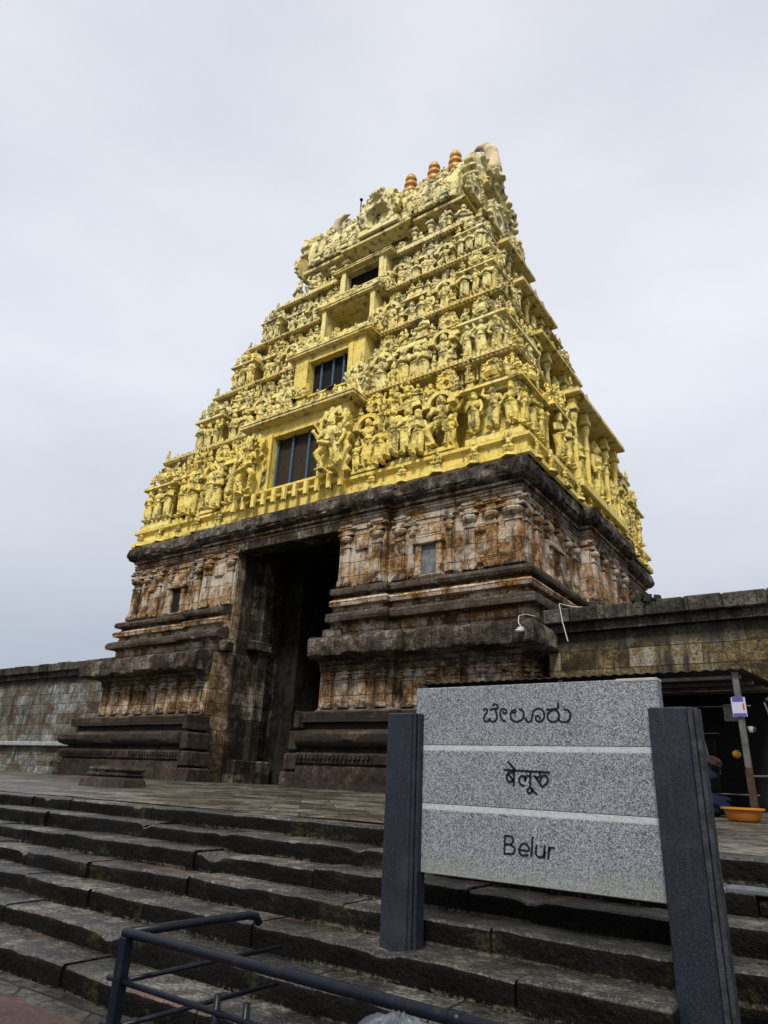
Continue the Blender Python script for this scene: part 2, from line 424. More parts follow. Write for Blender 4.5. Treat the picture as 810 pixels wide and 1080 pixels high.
# ------------------------------------------------------------------ ground, platform, stair
def sheet(name, x0, x1, y0, y1, zf, mat, nx=1, ny=1, kind='structure'):
    b = MB(); vs = []; fs = []
    for j in range(ny+1):
        for i in range(nx+1):
            x = x0+(x1-x0)*i/nx; y = y0+(y1-y0)*j/ny
            vs.append((x, y, zf(x, y)))
    for j in range(ny):
        for i in range(nx):
            a = j*(nx+1)+i; fs.append((a, a+1, a+nx+2, a+nx+1))
    b.add(vs, fs); return tag(b.build(name, mat), kind=kind)
gm = ashlar('forecourt_slabs', ((.035,.032,.028), (.060,.055,.048), (.10,.095,.085)), .9, .6, .5, .2, .014, rough=.4)
sheet('ground', -600, 600, -400, 900, lambda x, y: -1.19, gm)
def red_mat():
    t = NT('red_paving'); P, N = t.geo(); n = t.noise(P, 3, 6, .65); n2 = t.noise(P, 22, 4)
    c = t.ramp(t.math('ADD', n, t.math('MULTIPLY', t.math('SUBTRACT', n2, .5), .5)), [(.25, (.016,.008,.006)), (.5, (.046,.020,.014)), (.8, (.095,.048,.035))])
    t.col(c); t.set(Roughness=.65); t.bump(n2, .6, .02); return t.m
def red_edge():
    b = MB(); x = -9.0; top = []; 
    n = 40
    for i in range(n+1):
        xx = -9.0 + 8.8*i/n
        top.append((xx, 3.40+.05*noise.noise(Vector((xx*1.5, 3, 0))), -1.183))
    vs = top + [(p[0], -3.0, -1.183) for p in top]
    fs = [(i+n+1, i+n+2, i+1, i) for i in range(n)]
    b.add(vs, fs); return tag(b.build('red_paving', red_mat()), kind='structure')
red_edge()
def pz(x, y): return max(0.0, min(.175, (y-6.26)*.175/10.9))
RISE, TREAD, Y0 = .17, .423, 6.264
sheet('temple_platform', -60, 14, Y0+.42, 40, lambda x, y: pz(x, y)+.012*noise.noise(Vector((x*.7, y*.9, 0)))-.004*(y < 7), M['pave'], 90, 60)
def make_stairs():
    root = thing('stone_staircase', 'broad dark mossy flight of seven stone steps below the temple platform', 'staircase', (0,0,0))
    for k in range(7):
        zt = -k*RISE; yf = Y0 - k*TREAD
        back = yf + TREAD + (.10 if k else .55)
        b = MB(); x = -42 + rng.uniform(0, 1)
        while x < 9:
            w = rng.uniform(1.0, 2.6)
            if k == 4 and x < -1.17 < x+w: w = -1.17-x+.006
            low = k == 4 and -1.18 < x < -1.12
            if low: w = 1.0
            dy, dz = rng.uniform(-.032, .03), rng.uniform(-.016, .010)-.13*low
            x1 = x+w-rng.choice((.006, .012, .022))
            # front edge with worn, slightly wavy nosing
            n = max(4, int(w/.07)); vs = []
            for i in range(n+1):
                xx = x+(x1-x)*i/n
                e = .020*noise.noise(Vector((xx*1.6, k*5.1, 0))) + .012*noise.noise(Vector((xx*6, k*5.1, 3))) + .007*noise.noise(Vector((xx*17, k*5.1, 5)))
                chip = -.16*max(0, noise.noise(Vector((xx*2.7, k*9.3, 7)))-.38)
                y = yf+dy+e; z = zt+dz+.5*e+chip
                vs += [(xx, y+.012, zt-RISE-.06), (xx, y, z-.05), (xx, y+.006, z-.018), (xx, y+.022, z), (xx, back, zt+dz)]
            fs = []
            for i in range(n):
                for j in range(4): fs.append((i*5+j, (i+1)*5+j, (i+1)*5+j+1, i*5+j+1))
            fs += [tuple(range(5))[::-1], tuple(range(n*5, n*5+5))]
            b.add(vs, fs); x += w
        o = b.build('step', M['step'], root, angle=R(50))
    # one newer, paler block let into the second step
    b = MB(); b.rbox(-4.02, -3.45, Y0-TREAD-.012, Y0-.03, -RISE-.165, -RISE+.008, .012)
    o = b.build('repair_block', plain('pale_repair_stone', (.12,.12,.118), .7, 0, .5, 9, .4), root); o['label'] = 'paler newer block let into the second step'
    b = MB(); b.rbox(-1.05, 6, Y0-TREAD-.015, Y0-TREAD+.20, -RISE-.028, -RISE+.010, .008)
    o = b.build('tread_edging', plain('grey_cement', (.095,.105,.115), .6, 0, .45, 7, .4), root); o['label'] = 'bluish grey cement edging on the second step'
make_stairs()
# ------------------------------------------------------------------ gate tower: stone base
TOWER = thing('temple_gate_tower', 'tall yellow sculpted temple gate tower on a stained two storey stone base', 'temple tower', (0,0,0))
def mirror(path): return [(2*XC-x, y) for x, y in path][::-1]
def ground_z(): return .14
LOW = [(-.02,.10),(.88,.12),(.90,.52),(.86,.80),(.80,.83),(.80,.88),(.90,.90),(.92,1.13),(.86,1.20),(.70,1.22),(.68,1.34),(.80,1.36),(.98,1.44),(1.06,1.58),(1.04,1.74),(.90,1.84),(.62,1.88),(.52,1.92),(.50,2.08),(.72,2.12),(.74,2.40),(.66,2.45),(.22,2.50),(.06,2.56),(.0,2.62),(.0,3.78),(.05,3.80),(.09,3.96),(.05,3.98),(.14,4.06),(.2,4.12),(.62,4.16),(.76,4.19),(.80,4.26),(.79,4.42),(.81,4.60),(.78,4.76),(.70,4.83),(.45,4.88),(.10,4.95),(-.3,4.98)]
UPP = [(.22,4.90),(.22,5.44),(.28,5.50),(.56,5.54),(.60,5.66),(.54,5.82),(.34,5.90),(.22,5.94),(.20,6.08),(.40,6.12),(.44,6.26),(.38,6.34),(.20,6.38),(.16,6.50),(.40,6.54),(.44,6.64),(.40,6.76),(.12,6.84),(.0,6.88),(.0,9.02),(.05,9.04),(.07,9.22),(.02,9.24),(.08,9.30),(.13,9.46),(.05,9.50),(.05,9.62)]
rl = [(-15.0,17.72),(-12.05,17.72),(-12.05,17.95),(-7.9,17.95),(-7.9,23.6),(-7.45,23.6),(-7.45,28.2),(-7.9,28.2),(-7.9,33.6)]
ru = [(-15.05,18.36),(-13.0,18.36),(-13.0,18.58),(-7.93,18.58),(-7.93,23.75),(-7.45,23.75),(-7.45,28.2),(-7.93,28.2),(-7.93,33.0)]
def pilaster_mesh(h, w, d, mat, name='pilaster_shape'):
    b = MB()
    b.rbox(-w*.62, w*.62, -d*1.15, .02, 0, h*.09, .015); b.rbox(-w*.52, w*.52, -d, .02, h*.09, h*.13, .01)
    b.rbox(-w*.42, w*.42, -d*.85, .02, h*.13, h*.62, .03); b.rbox(-w*.5, w*.5, -d*.98, .02, h*.62, h*.65, .01)
    b.rbox(-w*.36, w*.36, -d*.75, .02, h*.65, h*.70, .02)
    b.lathe((0,-d*.35,h*.70), [(w*.30,0),(w*.55,h*.04),(w*.62,h*.075),(w*.5,h*.105),(w*.3,h*.12)], 10, 1, .75)
    b.rbox(-w*.72, w*.72, -d*1.25, .02, h*.82, h*.87, .015); b.rbox(-w*.40, w*.40, -d*.9, .02, h*.87, h*.92, .015)
    b.rbox(-w*.95, w*.95, -d*1.15, .02, h*.92, h*.965, .03); b.rbox(-w*.60, w*.60, -d*1.45, .02, h*.955, h*1.0, .02)
    return b.mesh(name, mat)
pmU = pilaster_mesh(2.36, .46, .12, M['upper']); pmUk = pilaster_mesh(2.36, .62, .14, M['upper'])
pmL = pilaster_mesh(1.30, .36, .12, M['lower'])
def niche_mesh(w, h, mat, dark):
    b = MB(); b.rbox(-w/2-.22, -w/2, -.16, .02, -.05, h, .02); b.rbox(w/2, w/2+.22, -.16, .02, -.05, h, .02)
    b.rbox(-w/2-.34, w/2+.34, -.24, .02, h, h+.14, .03); b.rbox(-w/2-.22, w/2+.22, -.17, .02, h+.14, h+.34, .03)
    b.rbox(-w/2-.30, w/2+.30, -.22, .02, -.18, -.05, .02)
    b.rbox(-w/2-.1, w/2+.1, -.12, .02, h+.34, h+.62, .05)
    return b.mesh('niche_shape', mat)
nmU = niche_mesh(.60, 1.05, M['upper'], M['dark'])
def band_mat(): return M['upper']
def put_front(me, name, par, u, y, z, face='front', **k):
    if face == 'front': return obj(name, me, par, (u, y, z), 0, **k)
    return obj(name, me, par, (y, u, z), R(90), **k)
def corner_blocks(par, sx, mat):
    # the carved block ends of the mouldings where they stop at the gateway
    b = MB()
    for (z0, z1, o) in ((.12,.62,.80),(.66,1.18,.62),(1.24,1.84,.48),(1.9,2.46,.34)):
        xa, xb = sx*0, sx
        b.rbox(min(0, sx*(o)), max(0, sx*(o)), 17.72-.98, 17.72+.15, z0, z1, .04)
    return b
for side in (1, -1):
    lp = rl if side == 1 else mirror(rl); up = ru if side == 1 else mirror(ru)
    b = MB(); b.sweep(lp, [q for q in LOW if 2.49 <= q[1] <= 4.13], False, .028, .35, seed=side*3)
    lo = b.build('lower_storey', M['lower'], TOWER, angle=R(38))
    b = MB(); b.sweep(lp, [(.0,4.115)]+[q for q in LOW if q[1] >= 4.119], False, .06, .12, seed=side*3+11, freq=3.2)
    b.build('storey_cornice', M['cornice'], lo, angle=R(42))
    b = MB(); b.sweep(lp, [q for q in LOW if q[1] <= 2.51], False, .022, .4, seed=side*5+20)
    pl = b.build('plinth', M['plinth'], TOWER, angle=R(38))
    cb = MB()
    for (z0, z1, o) in ((.12,.62,.62),(.66,1.18,.50),(1.24,1.84,.36),(1.9,2.46,.22)):
        xa = -15.0 if side == 1 else 2*XC+15.0
        x0, x1 = sorted((xa, xa-side*o)); cb.rbox(x0, x1, 16.78, 17.9, z0, z1, .05)
    cb.build('moulding_end', M['plinth'], pl)
    b = MB(); b.sweep(up, UPP, False, .025, .33, seed=side*7+40)
    us = b.build('upper_storey', M['upper'], TOWER, angle=R(38))
    # a low block course between the two storeys, broken at the gateway
    b = MB(); x0, x1 = sorted((-15.35 if side == 1 else 2*XC+15.35, -14.5 if side == 1 else 2*XC+14.5))
    b.rbox(x0, x1, 18.0, 18.5, 4.95, 5.35, .04); b.build('corbel_block', M['cornice'], us)
    X = lambda u: u if side == 1 else 2*XC-u
    for u in (-14.75, -13.35): obj('pilaster', pmU, us, (X(u), 18.37, 6.90))
    for u in (-12.5, -9.75, -8.95): obj('pilaster', pmU, us, (X(u), 18.59, 6.90))
    obj('pilaster', pmUk, us, (X(-8.2), 18.59, 6.90))
    for u in (-12.0, -10.55): obj('pilaster', pmU, us, (X(u), 18.60, 7.0), scale=(.55,.6,.86))
    n = obj('niche', nmU, us, (X(-11.28), 18.585, 7.0))
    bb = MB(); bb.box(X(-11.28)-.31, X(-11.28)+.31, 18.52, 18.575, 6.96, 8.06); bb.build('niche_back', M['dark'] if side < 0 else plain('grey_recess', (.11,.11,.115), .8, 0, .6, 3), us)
    for u in (-14.6, -13.9, -13.2, -12.45): obj('pilaster', pmL, lo, (X(u), 17.73, 2.60))
    for u in (-11.6, -10.75, -9.9, -9.05, -8.25): obj('pilaster', pmL, lo, (X(u), 17.96, 2.60))
    # carved fragments between the pilasters
    for (u, w, y0, y1, z0, z1) in ((-14.05,.28,18.26,18.40,8.2,8.7), (-9.35,.2,18.48,18.6,7.05,7.35), (-9.35,.24,18.46,18.6,8.15,8.5)):
        fr = MB(); fr.rbox(X(u)-w, X(u)+w, y0, y1, z0, z1, .06); fr.build('carved_panel', M['upper'], us)
    if side == 1:
        for v in (18.95, 19.8, 20.75, 21.7, 22.6, 23.4): put_front(pmU, 'pilaster', us, v, -7.94, 6.9, 'right')
        for v in (24.05, 25.2, 26.6, 27.9): put_front(pmU, 'pilaster', us, v, -7.46, 6.9, 'right')
        for v in (28.6, 29.6, 30.6, 31.6, 32.5): put_front(pmU, 'pilaster', us, v, -7.94, 6.9, 'right')
        put_front(nmU, 'niche', us, 21.2, -7.945, 7.0, 'right')
        for v in (18.4, 19.3, 20.2, 21.1, 22.0, 22.9): put_front(pmL, 'pilaster', lo, v, -7.91, 2.6, 'right')
# dentil rows under the mouldings of the plinth (part of its pattern)
for side in (1, -1):
    b = MB()
    xs = np.arange(-14.9, -7.2, .16)
    for x in xs:
        xx = x if side == 1 else 2*XC-x
        b.box(xx-.045, xx+.045, 17.72-.985+ (0 if x < -12.05 else .23), 17.72-.85+(0 if x < -12.05 else .23), 1.02+.01*rng.random(), 1.12)
    b.build('dentil_course', M['plinth'], TOWER)['kind'] = 'stuff'
# black cornice running over the gateway
CN = [(.06,9.60),(.10,9.68),(.14,9.74),(.30,9.79),(.38,9.85),(.40,9.92),(.44,9.95),(.45,10.06),(.44,10.18),(.45,10.28),(.40,10.39),(.28,10.46),(.05,10.49),(-.5,10.50)]
cpath = [(-27.67,18.58),(2*XC+13.0,18.58),(2*XC+13.0,18.36),(-13.0,18.36),(-13.0,18.58),(-7.93,18.58),(-7.93,23.75),(-7.45,23.75),(-7.45,28.2),(-7.93,28.2),(-7.93,33.0),(-27.67,33.0)]
b = MB(); b.sweep(cpath, CN, True, .060, .09, cap_top=True, freq=4.6); CORN = b.build('stone_cornice', M['cornice'], TOWER, angle=R(42))
b = MB(); b.sweep(cpath, [(.02,9.48),(.12,9.50),(.13,9.57),(.05,9.60),(.05,9.63),(.17,9.66),(.18,9.74),(.02,9.76)], True, .02, .3); b.build('frieze_course', M['upper'], CORN, angle=R(40))
# gateway passage
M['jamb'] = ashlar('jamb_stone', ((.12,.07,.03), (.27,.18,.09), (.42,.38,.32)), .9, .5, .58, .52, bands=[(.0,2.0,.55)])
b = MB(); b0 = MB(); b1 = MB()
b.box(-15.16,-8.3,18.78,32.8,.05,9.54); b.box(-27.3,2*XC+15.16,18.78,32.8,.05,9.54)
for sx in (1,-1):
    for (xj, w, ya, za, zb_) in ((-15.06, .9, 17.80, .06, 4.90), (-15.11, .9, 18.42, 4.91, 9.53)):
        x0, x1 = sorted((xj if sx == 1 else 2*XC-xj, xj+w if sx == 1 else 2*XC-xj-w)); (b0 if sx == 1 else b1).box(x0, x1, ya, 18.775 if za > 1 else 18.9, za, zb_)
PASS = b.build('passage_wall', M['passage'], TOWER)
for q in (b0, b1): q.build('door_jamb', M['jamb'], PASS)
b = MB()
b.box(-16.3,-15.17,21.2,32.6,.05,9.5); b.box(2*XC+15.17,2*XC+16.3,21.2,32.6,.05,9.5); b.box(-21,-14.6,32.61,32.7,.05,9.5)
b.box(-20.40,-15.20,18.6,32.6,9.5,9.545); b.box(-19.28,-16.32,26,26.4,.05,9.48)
b.build('passage_back', M['deep'], PASS)  # back closed off and coloured near-black to keep the passage in shade
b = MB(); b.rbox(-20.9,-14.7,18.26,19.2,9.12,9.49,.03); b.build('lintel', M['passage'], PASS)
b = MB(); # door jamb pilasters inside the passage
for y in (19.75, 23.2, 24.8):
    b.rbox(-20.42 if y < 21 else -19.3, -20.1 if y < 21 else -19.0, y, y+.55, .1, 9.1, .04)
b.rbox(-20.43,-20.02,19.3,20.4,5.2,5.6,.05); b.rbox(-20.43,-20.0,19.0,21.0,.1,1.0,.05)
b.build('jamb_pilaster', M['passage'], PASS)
# ------------------------------------------------------------------ stucco figures (unit height, facing -Y, back against y = +.12)
def fig(arms, legs='stand', hip=0.0, crown='tall', back=False, skirt=.06, sink=0.0, halo=False, arms2=None, plump=1.0):
    L = []; h = hip; s = sink; Lx = plump
    if legs == 'stand':
        L += [('c',(.05+h,0,.45),(.062,-.01,.24),skirt*1.05,skirt*.85),('c',(.062,-.01,.24),(.066,0,.06),skirt*.9,skirt*.62),
              ('c',(-.05+h,0,.45),(-.062,-.02,.24),skirt*1.05,skirt*.85),('c',(-.062,-.02,.24),(-.07,0,.06),skirt*.9,skirt*.62),
              ('c',(0,-.035,.42),(0,-.03,.16),.028,.040)]
    elif legs == 'dance':
        L += [('c',(.05,0,.45),(.19,-.05,.33),.068,.052),('c',(.19,-.05,.33),(.10,-.02,.10),.05,.032),('c',(.10,-.03,.09),(.17,-.07,.07),.028,.02),
              ('c',(-.05,0,.45),(-.12,-.05,.26),.068,.05),('c',(-.12,-.05,.26),(-.06,0,.06),.05,.034)]
    elif legs == 'sit':
        L += [('c',(.05,0,.44),(.20,-.12,.42),.072,.056),('c',(.20,-.12,.42),(.02,-.15,.38),.052,.038),
              ('c',(-.05,0,.44),(-.20,-.12,.42),.072,.056),('c',(-.20,-.12,.42),(-.02,-.14,.40),.052,.038),('b',(0,-.02,.27),(.17,.10,.075)),('b',(0,-.02,.13),(.21,.12,.06))]
    elif legs == 'stride':
        L += [('c',(.05,0,.45),(.15,-.06,.27),.066,.05),('c',(.15,-.06,.27),(.16,0,.06),.05,.036),('c',(-.05,0,.45),(-.13,-.02,.26),.066,.05),('c',(-.13,-.02,.26),(-.19,.02,.06),.05,.036)]
    elif legs == 'squat':
        L += [('c',(.06,0,.40),(.20,-.08,.34),.08,.065),('c',(.20,-.08,.34),(.15,-.02,.08),.06,.045),('c',(-.06,0,.40),(-.20,-.08,.34),.08,.065),('c',(-.20,-.08,.34),(-.15,-.02,.08),.06,.045)]
    if legs not in ('sit',): L += [('e',(.075,-.04,.045),(.05,.085,.032)),('e',(-.08,-.04,.045),(.05,.085,.032))]
    L += [('e',(h,0,.47),(.112*Lx,.085,.070)),('c',(h,0,.48),(h*.2,-.005,.58),.080*Lx,.066*Lx),('e',(0,-.005,.645),(.112*Lx,.078,.095)),
          ('c',(-.105,0,.70),(.105,0,.70),.042,.042),('c',(0,0,.70),(0,-.005,.77),.036,.034),('e',(0,-.015,.815),(.057,.064,.068)),
          ('e',(0,-.07,.805),(.014,.018,.018)),('e',(-.058,-.005,.80),(.018,.02,.036)),('e',(.058,-.005,.80),(.018,.02,.036)),
          ('t',(h*.8,0,.50),.098*Lx,.016),('t',(0,-.01,.705),.062,.013)]
    for sx in (-1, 1):
        (e, w) = arms[0 if sx < 0 else 1]
        S = (sx*.125,0,.695); E = (sx*e[0], e[1], e[2]); W = (sx*w[0], w[1], w[2])
        L += [('c',S,E,.040,.031),('c',E,W,.031,.023),('e',W,(.03,.03,.036))]
    if arms2:
        for sx in (-1, 1):
            (e, w) = arms2
            L += [('c',(sx*.11,.03,.69),(sx*e[0],e[1],e[2]),.034,.028),('c',(sx*e[0],e[1],e[2]),(sx*w[0],w[1],w[2]),.028,.022),('e',(sx*w[0],w[1],w[2]+.03),(.036,.022,.045))]
    if crown == 'tall': L += [('c',(0,0,.86),(0,.005,.975),.062,.026),('t',(0,-.005,.855),.052,.016),('t',(0,0,.91),.044,.011)]
    elif crown == 'round': L += [('e',(0,.01,.88),(.072,.066,.055)),('e',(0,.02,.945),(.038,.036,.036)),('t',(0,-.005,.855),.054,.014)]
    elif crown == 'flat': L += [('c',(0,0,.86),(0,0,.91),.066,.075)]
    if back: L += [('b',(0,.10,.50),(.15,.022,.47))]
    if halo: L += [('t',(0,.07,.84),.15,.030,1),('e',(0,.08,.84),(.14,.03,.14))]
    return L
A_down = ((.165,0,.56),(.15,-.04,.44)); A_hip = ((.20,.01,.57),(.115,-.03,.49)); A_bless = ((.17,-.02,.57),(.15,-.10,.66))
A_up = ((.20,0,.74),(.15,-.02,.90)); A_fold = ((.17,-.02,.57),(.03,-.10,.60)); A_out = ((.23,-.02,.64),(.30,-.04,.72))
UPA = ((.20,.04,.68),(.22,.02,.80))
SPEC = {
 'standing_statue': [fig((A_bless, A_down), arms2=UPA), fig((A_hip, A_bless), hip=.03, crown='round'), fig((A_down, A_hip), hip=-.03), fig((A_fold, A_fold), crown='round', skirt=.068), fig((A_up, A_hip), hip=.035, crown='tall'), fig((A_fold, A_down), crown='flat', hip=-.02, skirt=.066)],
 'dancing_statue': [fig((A_out, A_fold), 'dance', arms2=UPA), fig((A_up, A_out), 'stride', crown='round')],
 'seated_statue': [fig((A_bless, A_hip), 'sit', arms2=UPA, halo=True), fig((A_fold, A_fold), 'sit', crown='round', plump=1.15)],
 'dwarf_figure': [fig((A_up, A_up), 'squat', crown='round', plump=1.35), fig((A_hip, A_up), 'squat', crown='flat', plump=1.3)],
}
def make_lib(suffix, mat):
    lib = {}
    for k, lst in SPEC.items():
        lib[k] = []
        for L in lst:
            w = .36 if k != 'standing_statue' else .31
            lib[k].append(sculpt(k+'_shape', L, (-w,-.22,0), (w,.14,1.02), .0140, mat, .010, .0045, 105))
    return lib
LIB = {1: make_lib('a', M['y1'])}
def relib(lib, mat):
    out = {}
    for k, v in lib.items():
        out[k] = []
        for me in v:
            c = me.copy(); c.materials.clear(); c.materials.append(mat); out[k].append(c)
    return out
LIB[2] = relib(LIB[1], M['y2']); LIB[3] = relib(LIB[1], M['y3'])
LOW_FIG = []
for k_, i_ in (('standing_statue',1),('standing_statue',4),('seated_statue',1),('dwarf_figure',0),('dancing_statue',0)):
    L_ = SPEC[k_][i_]
    LOW_FIG.append(nets(lambda X, Y, Z: prims(X, Y, Z, L_, .03), (-.36,-.22,0), (.36,.14,1.02), .042))
# gate guardian: big four-armed figure with club, bent leg, tall crown and a carved flame ring behind
def guardian_mesh(mat):
    L = fig((((.21,-.04,.57),(.10,-.13,.55)), ((.22,-.02,.60),(.27,-.08,.70))), 'dance', hip=.02, arms2=((.22,.02,.72),(.30,0,.84)), skirt=.07, plump=1.12)
    L += [('c',(-.25,-.10,.12),(-.12,-.13,.56),.05,.026),('e',(-.25,-.10,.10),(.07,.06,.08)),
          ('c',(.15,-.09,.50),(-.24,-.11,.36),.030,.024),('c',(-.24,-.11,.36),(-.30,-.06,.52),.024,.028)]
    def ex(X, Y, Z, d):
        th = np.arctan2(X, Z-.80); rr = np.sqrt(X**2+(Z-.80)**2)
        ring = np.maximum(np.abs(rr-(.235+.022*np.sin(th*13)))-.055, np.abs(Y-.06)-.045)
        slab = np.maximum(np.abs(X)-(.27+.03*np.sin(Z*34)), np.maximum(np.abs(Y-.11)-.03, np.maximum(Z-.84, .03-Z)))
        return smin(smin(d, ring, .015), slab, .02)
    return sculpt('guardian_shape', L, (-.36,-.22,0), (.36,.16,1.10), .0140, mat, .011, .006, 95, ex)
GUARD = guardian_mesh(M['y1']); GUARD2 = GUARD.copy(); GUARD2.materials.clear(); GUARD2.materials.append(M['y2'])
# horseshoe fan with a demon face (unit radius, facing -Y)
def fan_mesh(name, mat, hollow=.45, cell=.045, face=True, thick=.16, knobs=17):
    def f(X, Y, Z):
        th = np.arctan2(X, Z); rr = np.sqrt(X**2+Z**2)
        edge = 1.0+.045*np.cos(th*knobs)+.035*np.cos(th*7+1)+.02*np.sin(th*11)
        d = np.maximum(rr-edge*.91, np.abs(Y)-thick*(1.1-.5*rr))
        rg = random.Random(knobs)
        for k in range(46):
            a = rg.uniform(-2.2, 2.2); rad = rg.choice((.88, .86, .70, .70, .55, .40)); r = rg.uniform(.055, .10)
            d = smin(d, sd_ell(X, Y, Z, (math.sin(a)*rad, -thick*rg.uniform(.5, 1.0), math.cos(a)*rad), (r*rg.uniform(.7, 1.2), r, r*rg.uniform(.7, 1.3))), .025)
        if hollow:
            d = np.maximum(d, -(np.sqrt((X/.80)**2+((Z+.30)/.85)**2+((Y+thick*1.1)/.8)**2)-hollow))
        if face:
            FL = [('e',(0,-thick*.9,.62),(.20,.18,.16)),('e',(-.12,-thick*1.6,.66),(.07,.07,.07)),('e',(.12,-thick*1.6,.66),(.07,.07,.07)),('c',(-.2,-thick,.52),(-.36,-thick,.42),.07,.04),('c',(.2,-thick,.52),(.36,-thick,.42),.07,.04),('e',(0,-thick*1.9,.55),(.08,.08,.06))]
            d = smin(d, prims(X, Y, Z, FL), .03)
        d = np.maximum(d, -.78-Z)
        d = d + .014*(np.sin(X*23)*np.sin(Z*25+1)+.6*np.sin(Z*41)*np.sin(X*37))
        return d
    p, q = nets(f, (-1.08,-thick*3-.1,-.85), (1.08,thick+.1,1.10), cell)
    return np_mesh(name, p, q, mat)
FAN = {1: fan_mesh('arch_shape', M['y1'], .36, .05), 3: fan_mesh('crest_shape', M['y3'], .36, .05)}
FAN[2] = FAN[1].copy(); FAN[2].materials.clear(); FAN[2].materials.append(M['y2'])
FANBIG = fan_mesh('gable_shape', M['y3'], .62, .032, True, .14, 21)

# ------------------------------------------------------------------ little shrines that fill the storeys
def kapota(b, x0, x1, y0, y1, z, h, o):
    # curved stone eave round a block (front and sides)
    path = [(x0,y1),(x0,y0),(x1,y0),(x1,y1)]
    b.sweep(path, [(-.02,z),(o*.7,z+.04*h),(o,z+.10*h),(o*.98,z+.24*h),(o*.72,z+.52*h),(o*.35,z+.80*h),(0,z+h*.92),(-.05,z+h)], False, .006, .2, cap_top=False)
    b.box(x0+.003, x1-.003, y0+.003, y1, z+.01, z+h*.93)
def knob(b, x, y, z, s):
    b.lathe((x,y,z), [(.34*s,0),(.42*s,.06*s),(.26*s,.14*s),(.20*s,.22*s),(.36*s,.34*s),(.42*s,.48*s),(.30*s,.62*s),(.13*s,.70*s),(.17*s,.78*s),(.05*s,.95*s),(.01*s,1.1*s)], 9)
def column(b, x, y, z, h, r):
    b.rbox(x-r*1.3, x+r*1.3, y-r*1.3, y+r*1.3, z, z+h*.10, r*.2)
    b.lathe((x,y,z+h*.10), [(r*.95,0),(r*.80,h*.05),(r*.78,h*.40),(r*1.05,h*.43),(r*.80,h*.46),(r*.74,h*.60),(r*1.2,h*.66),(r*1.28,h*.71),(r*.8,h*.75)], 10)
    b.rbox(x-r*1.5, x+r*1.5, y-r*1.5, y+r*1.5, z+h*.85, z+h*.91, r*.2); b.rbox(x-r*1.1, x+r*1.1, y-r*1.1, y+r*1.1, z+h*.91, z+h, r*.1)
def corner_shrine(w, h):
    # centred on x, y; square body, columns, eave, ribbed dome and finial
    b = MB(); q = w/2
    b.rbox(-q, q, -q, q, 0, h*.07, .03); b.rbox(-q*.9, q*.9, -q*.9, q*.9, h*.07, h*.11, .02)
    b.box(-q*.66, q*.66, -q*.66, q*.66, h*.11, h*.53)
    for sx in (-1, 1):
        for sy in (-1, 1): column(b, sx*q*.78, sy*q*.78, h*.11, h*.39, w*.062)
    b.rbox(-q*.95, q*.95, -q*.95, q*.95, h*.50, h*.535, .02)
    b.sweep([(-q*.95,-q*.95),(q*.95,-q*.95),(q*.95,q*.95),(-q*.95,q*.95)], [(-.02,h*.53),(w*.06,h*.54),(w*.09,h*.55),(w*.085,h*.575),(w*.03,h*.605),(-w*.06,h*.62)], True, .008, .25, cap_top=True)
    b.rbox(-q*.68, q*.68, -q*.68, q*.68, h*.61, h*.655, .02)
    b.lathe((0,0,h*.65), [(q*.72,0),(q*.86,h*.03),(q*.90,h*.075),(q*.84,h*.13),(q*.66,h*.195),(q*.40,h*.235),(q*.30,h*.25),(q*.38,h*.262),(q*.2,h*.275)], 8, rot=math.pi/8)
    for a in range(4):
        x, y = math.sin(a*math.pi/2)*q*.80, math.cos(a*math.pi/2)*q*.80
        b.lathe((x,y,h*.655), [(w*.15,0),(w*.18,h*.04),(w*.16,h*.09),(w*.08,h*.15),(w*.01,h*.18)], 8)
    knob(b, 0, 0, h*.91, w*.16)
    return b
def pair_shrine(w, h, d):
    # back at y=0: plinth, end columns, curved eave with a barrel roof and knobs above
    b = MB()
    b.rbox(-w/2, w/2, -d, .05, 0, h*.05, .02); b.rbox(-w*.47, w*.47, -d*.9, .05, h*.05, h*.085, .02)
    for x in (-w*.43, w*.43): column(b, x, -d*.72, h*.085, h*.50, w*.045)
    kapota(b, -w/2, w/2, -d, .05, h*.58, h*.085, w*.06)
    b.rbox(-w*.42, w*.42, -d*.7, .05, h*.665, h*.71, .02)
    # barrel: half ellipse extruded along x
    n = 8; vs = []; fs = []
    for x in (-w*.40, w*.40):
        for i in range(n+1):
            t = math.pi*i/n; vs.append((x, -d*.36-math.cos(t)*d*.44, h*.71+math.sin(t)*h*.13))
    for i in range(n): fs.append((i, i+1, n+2+i, n+1+i))
    fs += [tuple(range(n+1))[::-1], tuple(range(n+1, 2*n+2))]
    b.add(vs, fs)
    for k in (-1, 0, 1): knob(b, k*w*.26, -d*.36, h*.835, w*.085)
    for x in (-w*.40, w*.40):
        b.lathe((x, -d*.42, h*.70), [(d*.30,0),(d*.34,h*.05),(d*.24,h*.12),(d*.08,h*.16)], 8, .35, 1)
    for k in range(5):
        x = (-.36+.18*k)*w; b.lathe((x, -d*.82, h*.68), [(w*.035,0),(w*.055,h*.02),(w*.03,h*.05),(.005,h*.07)], 6)
    return b
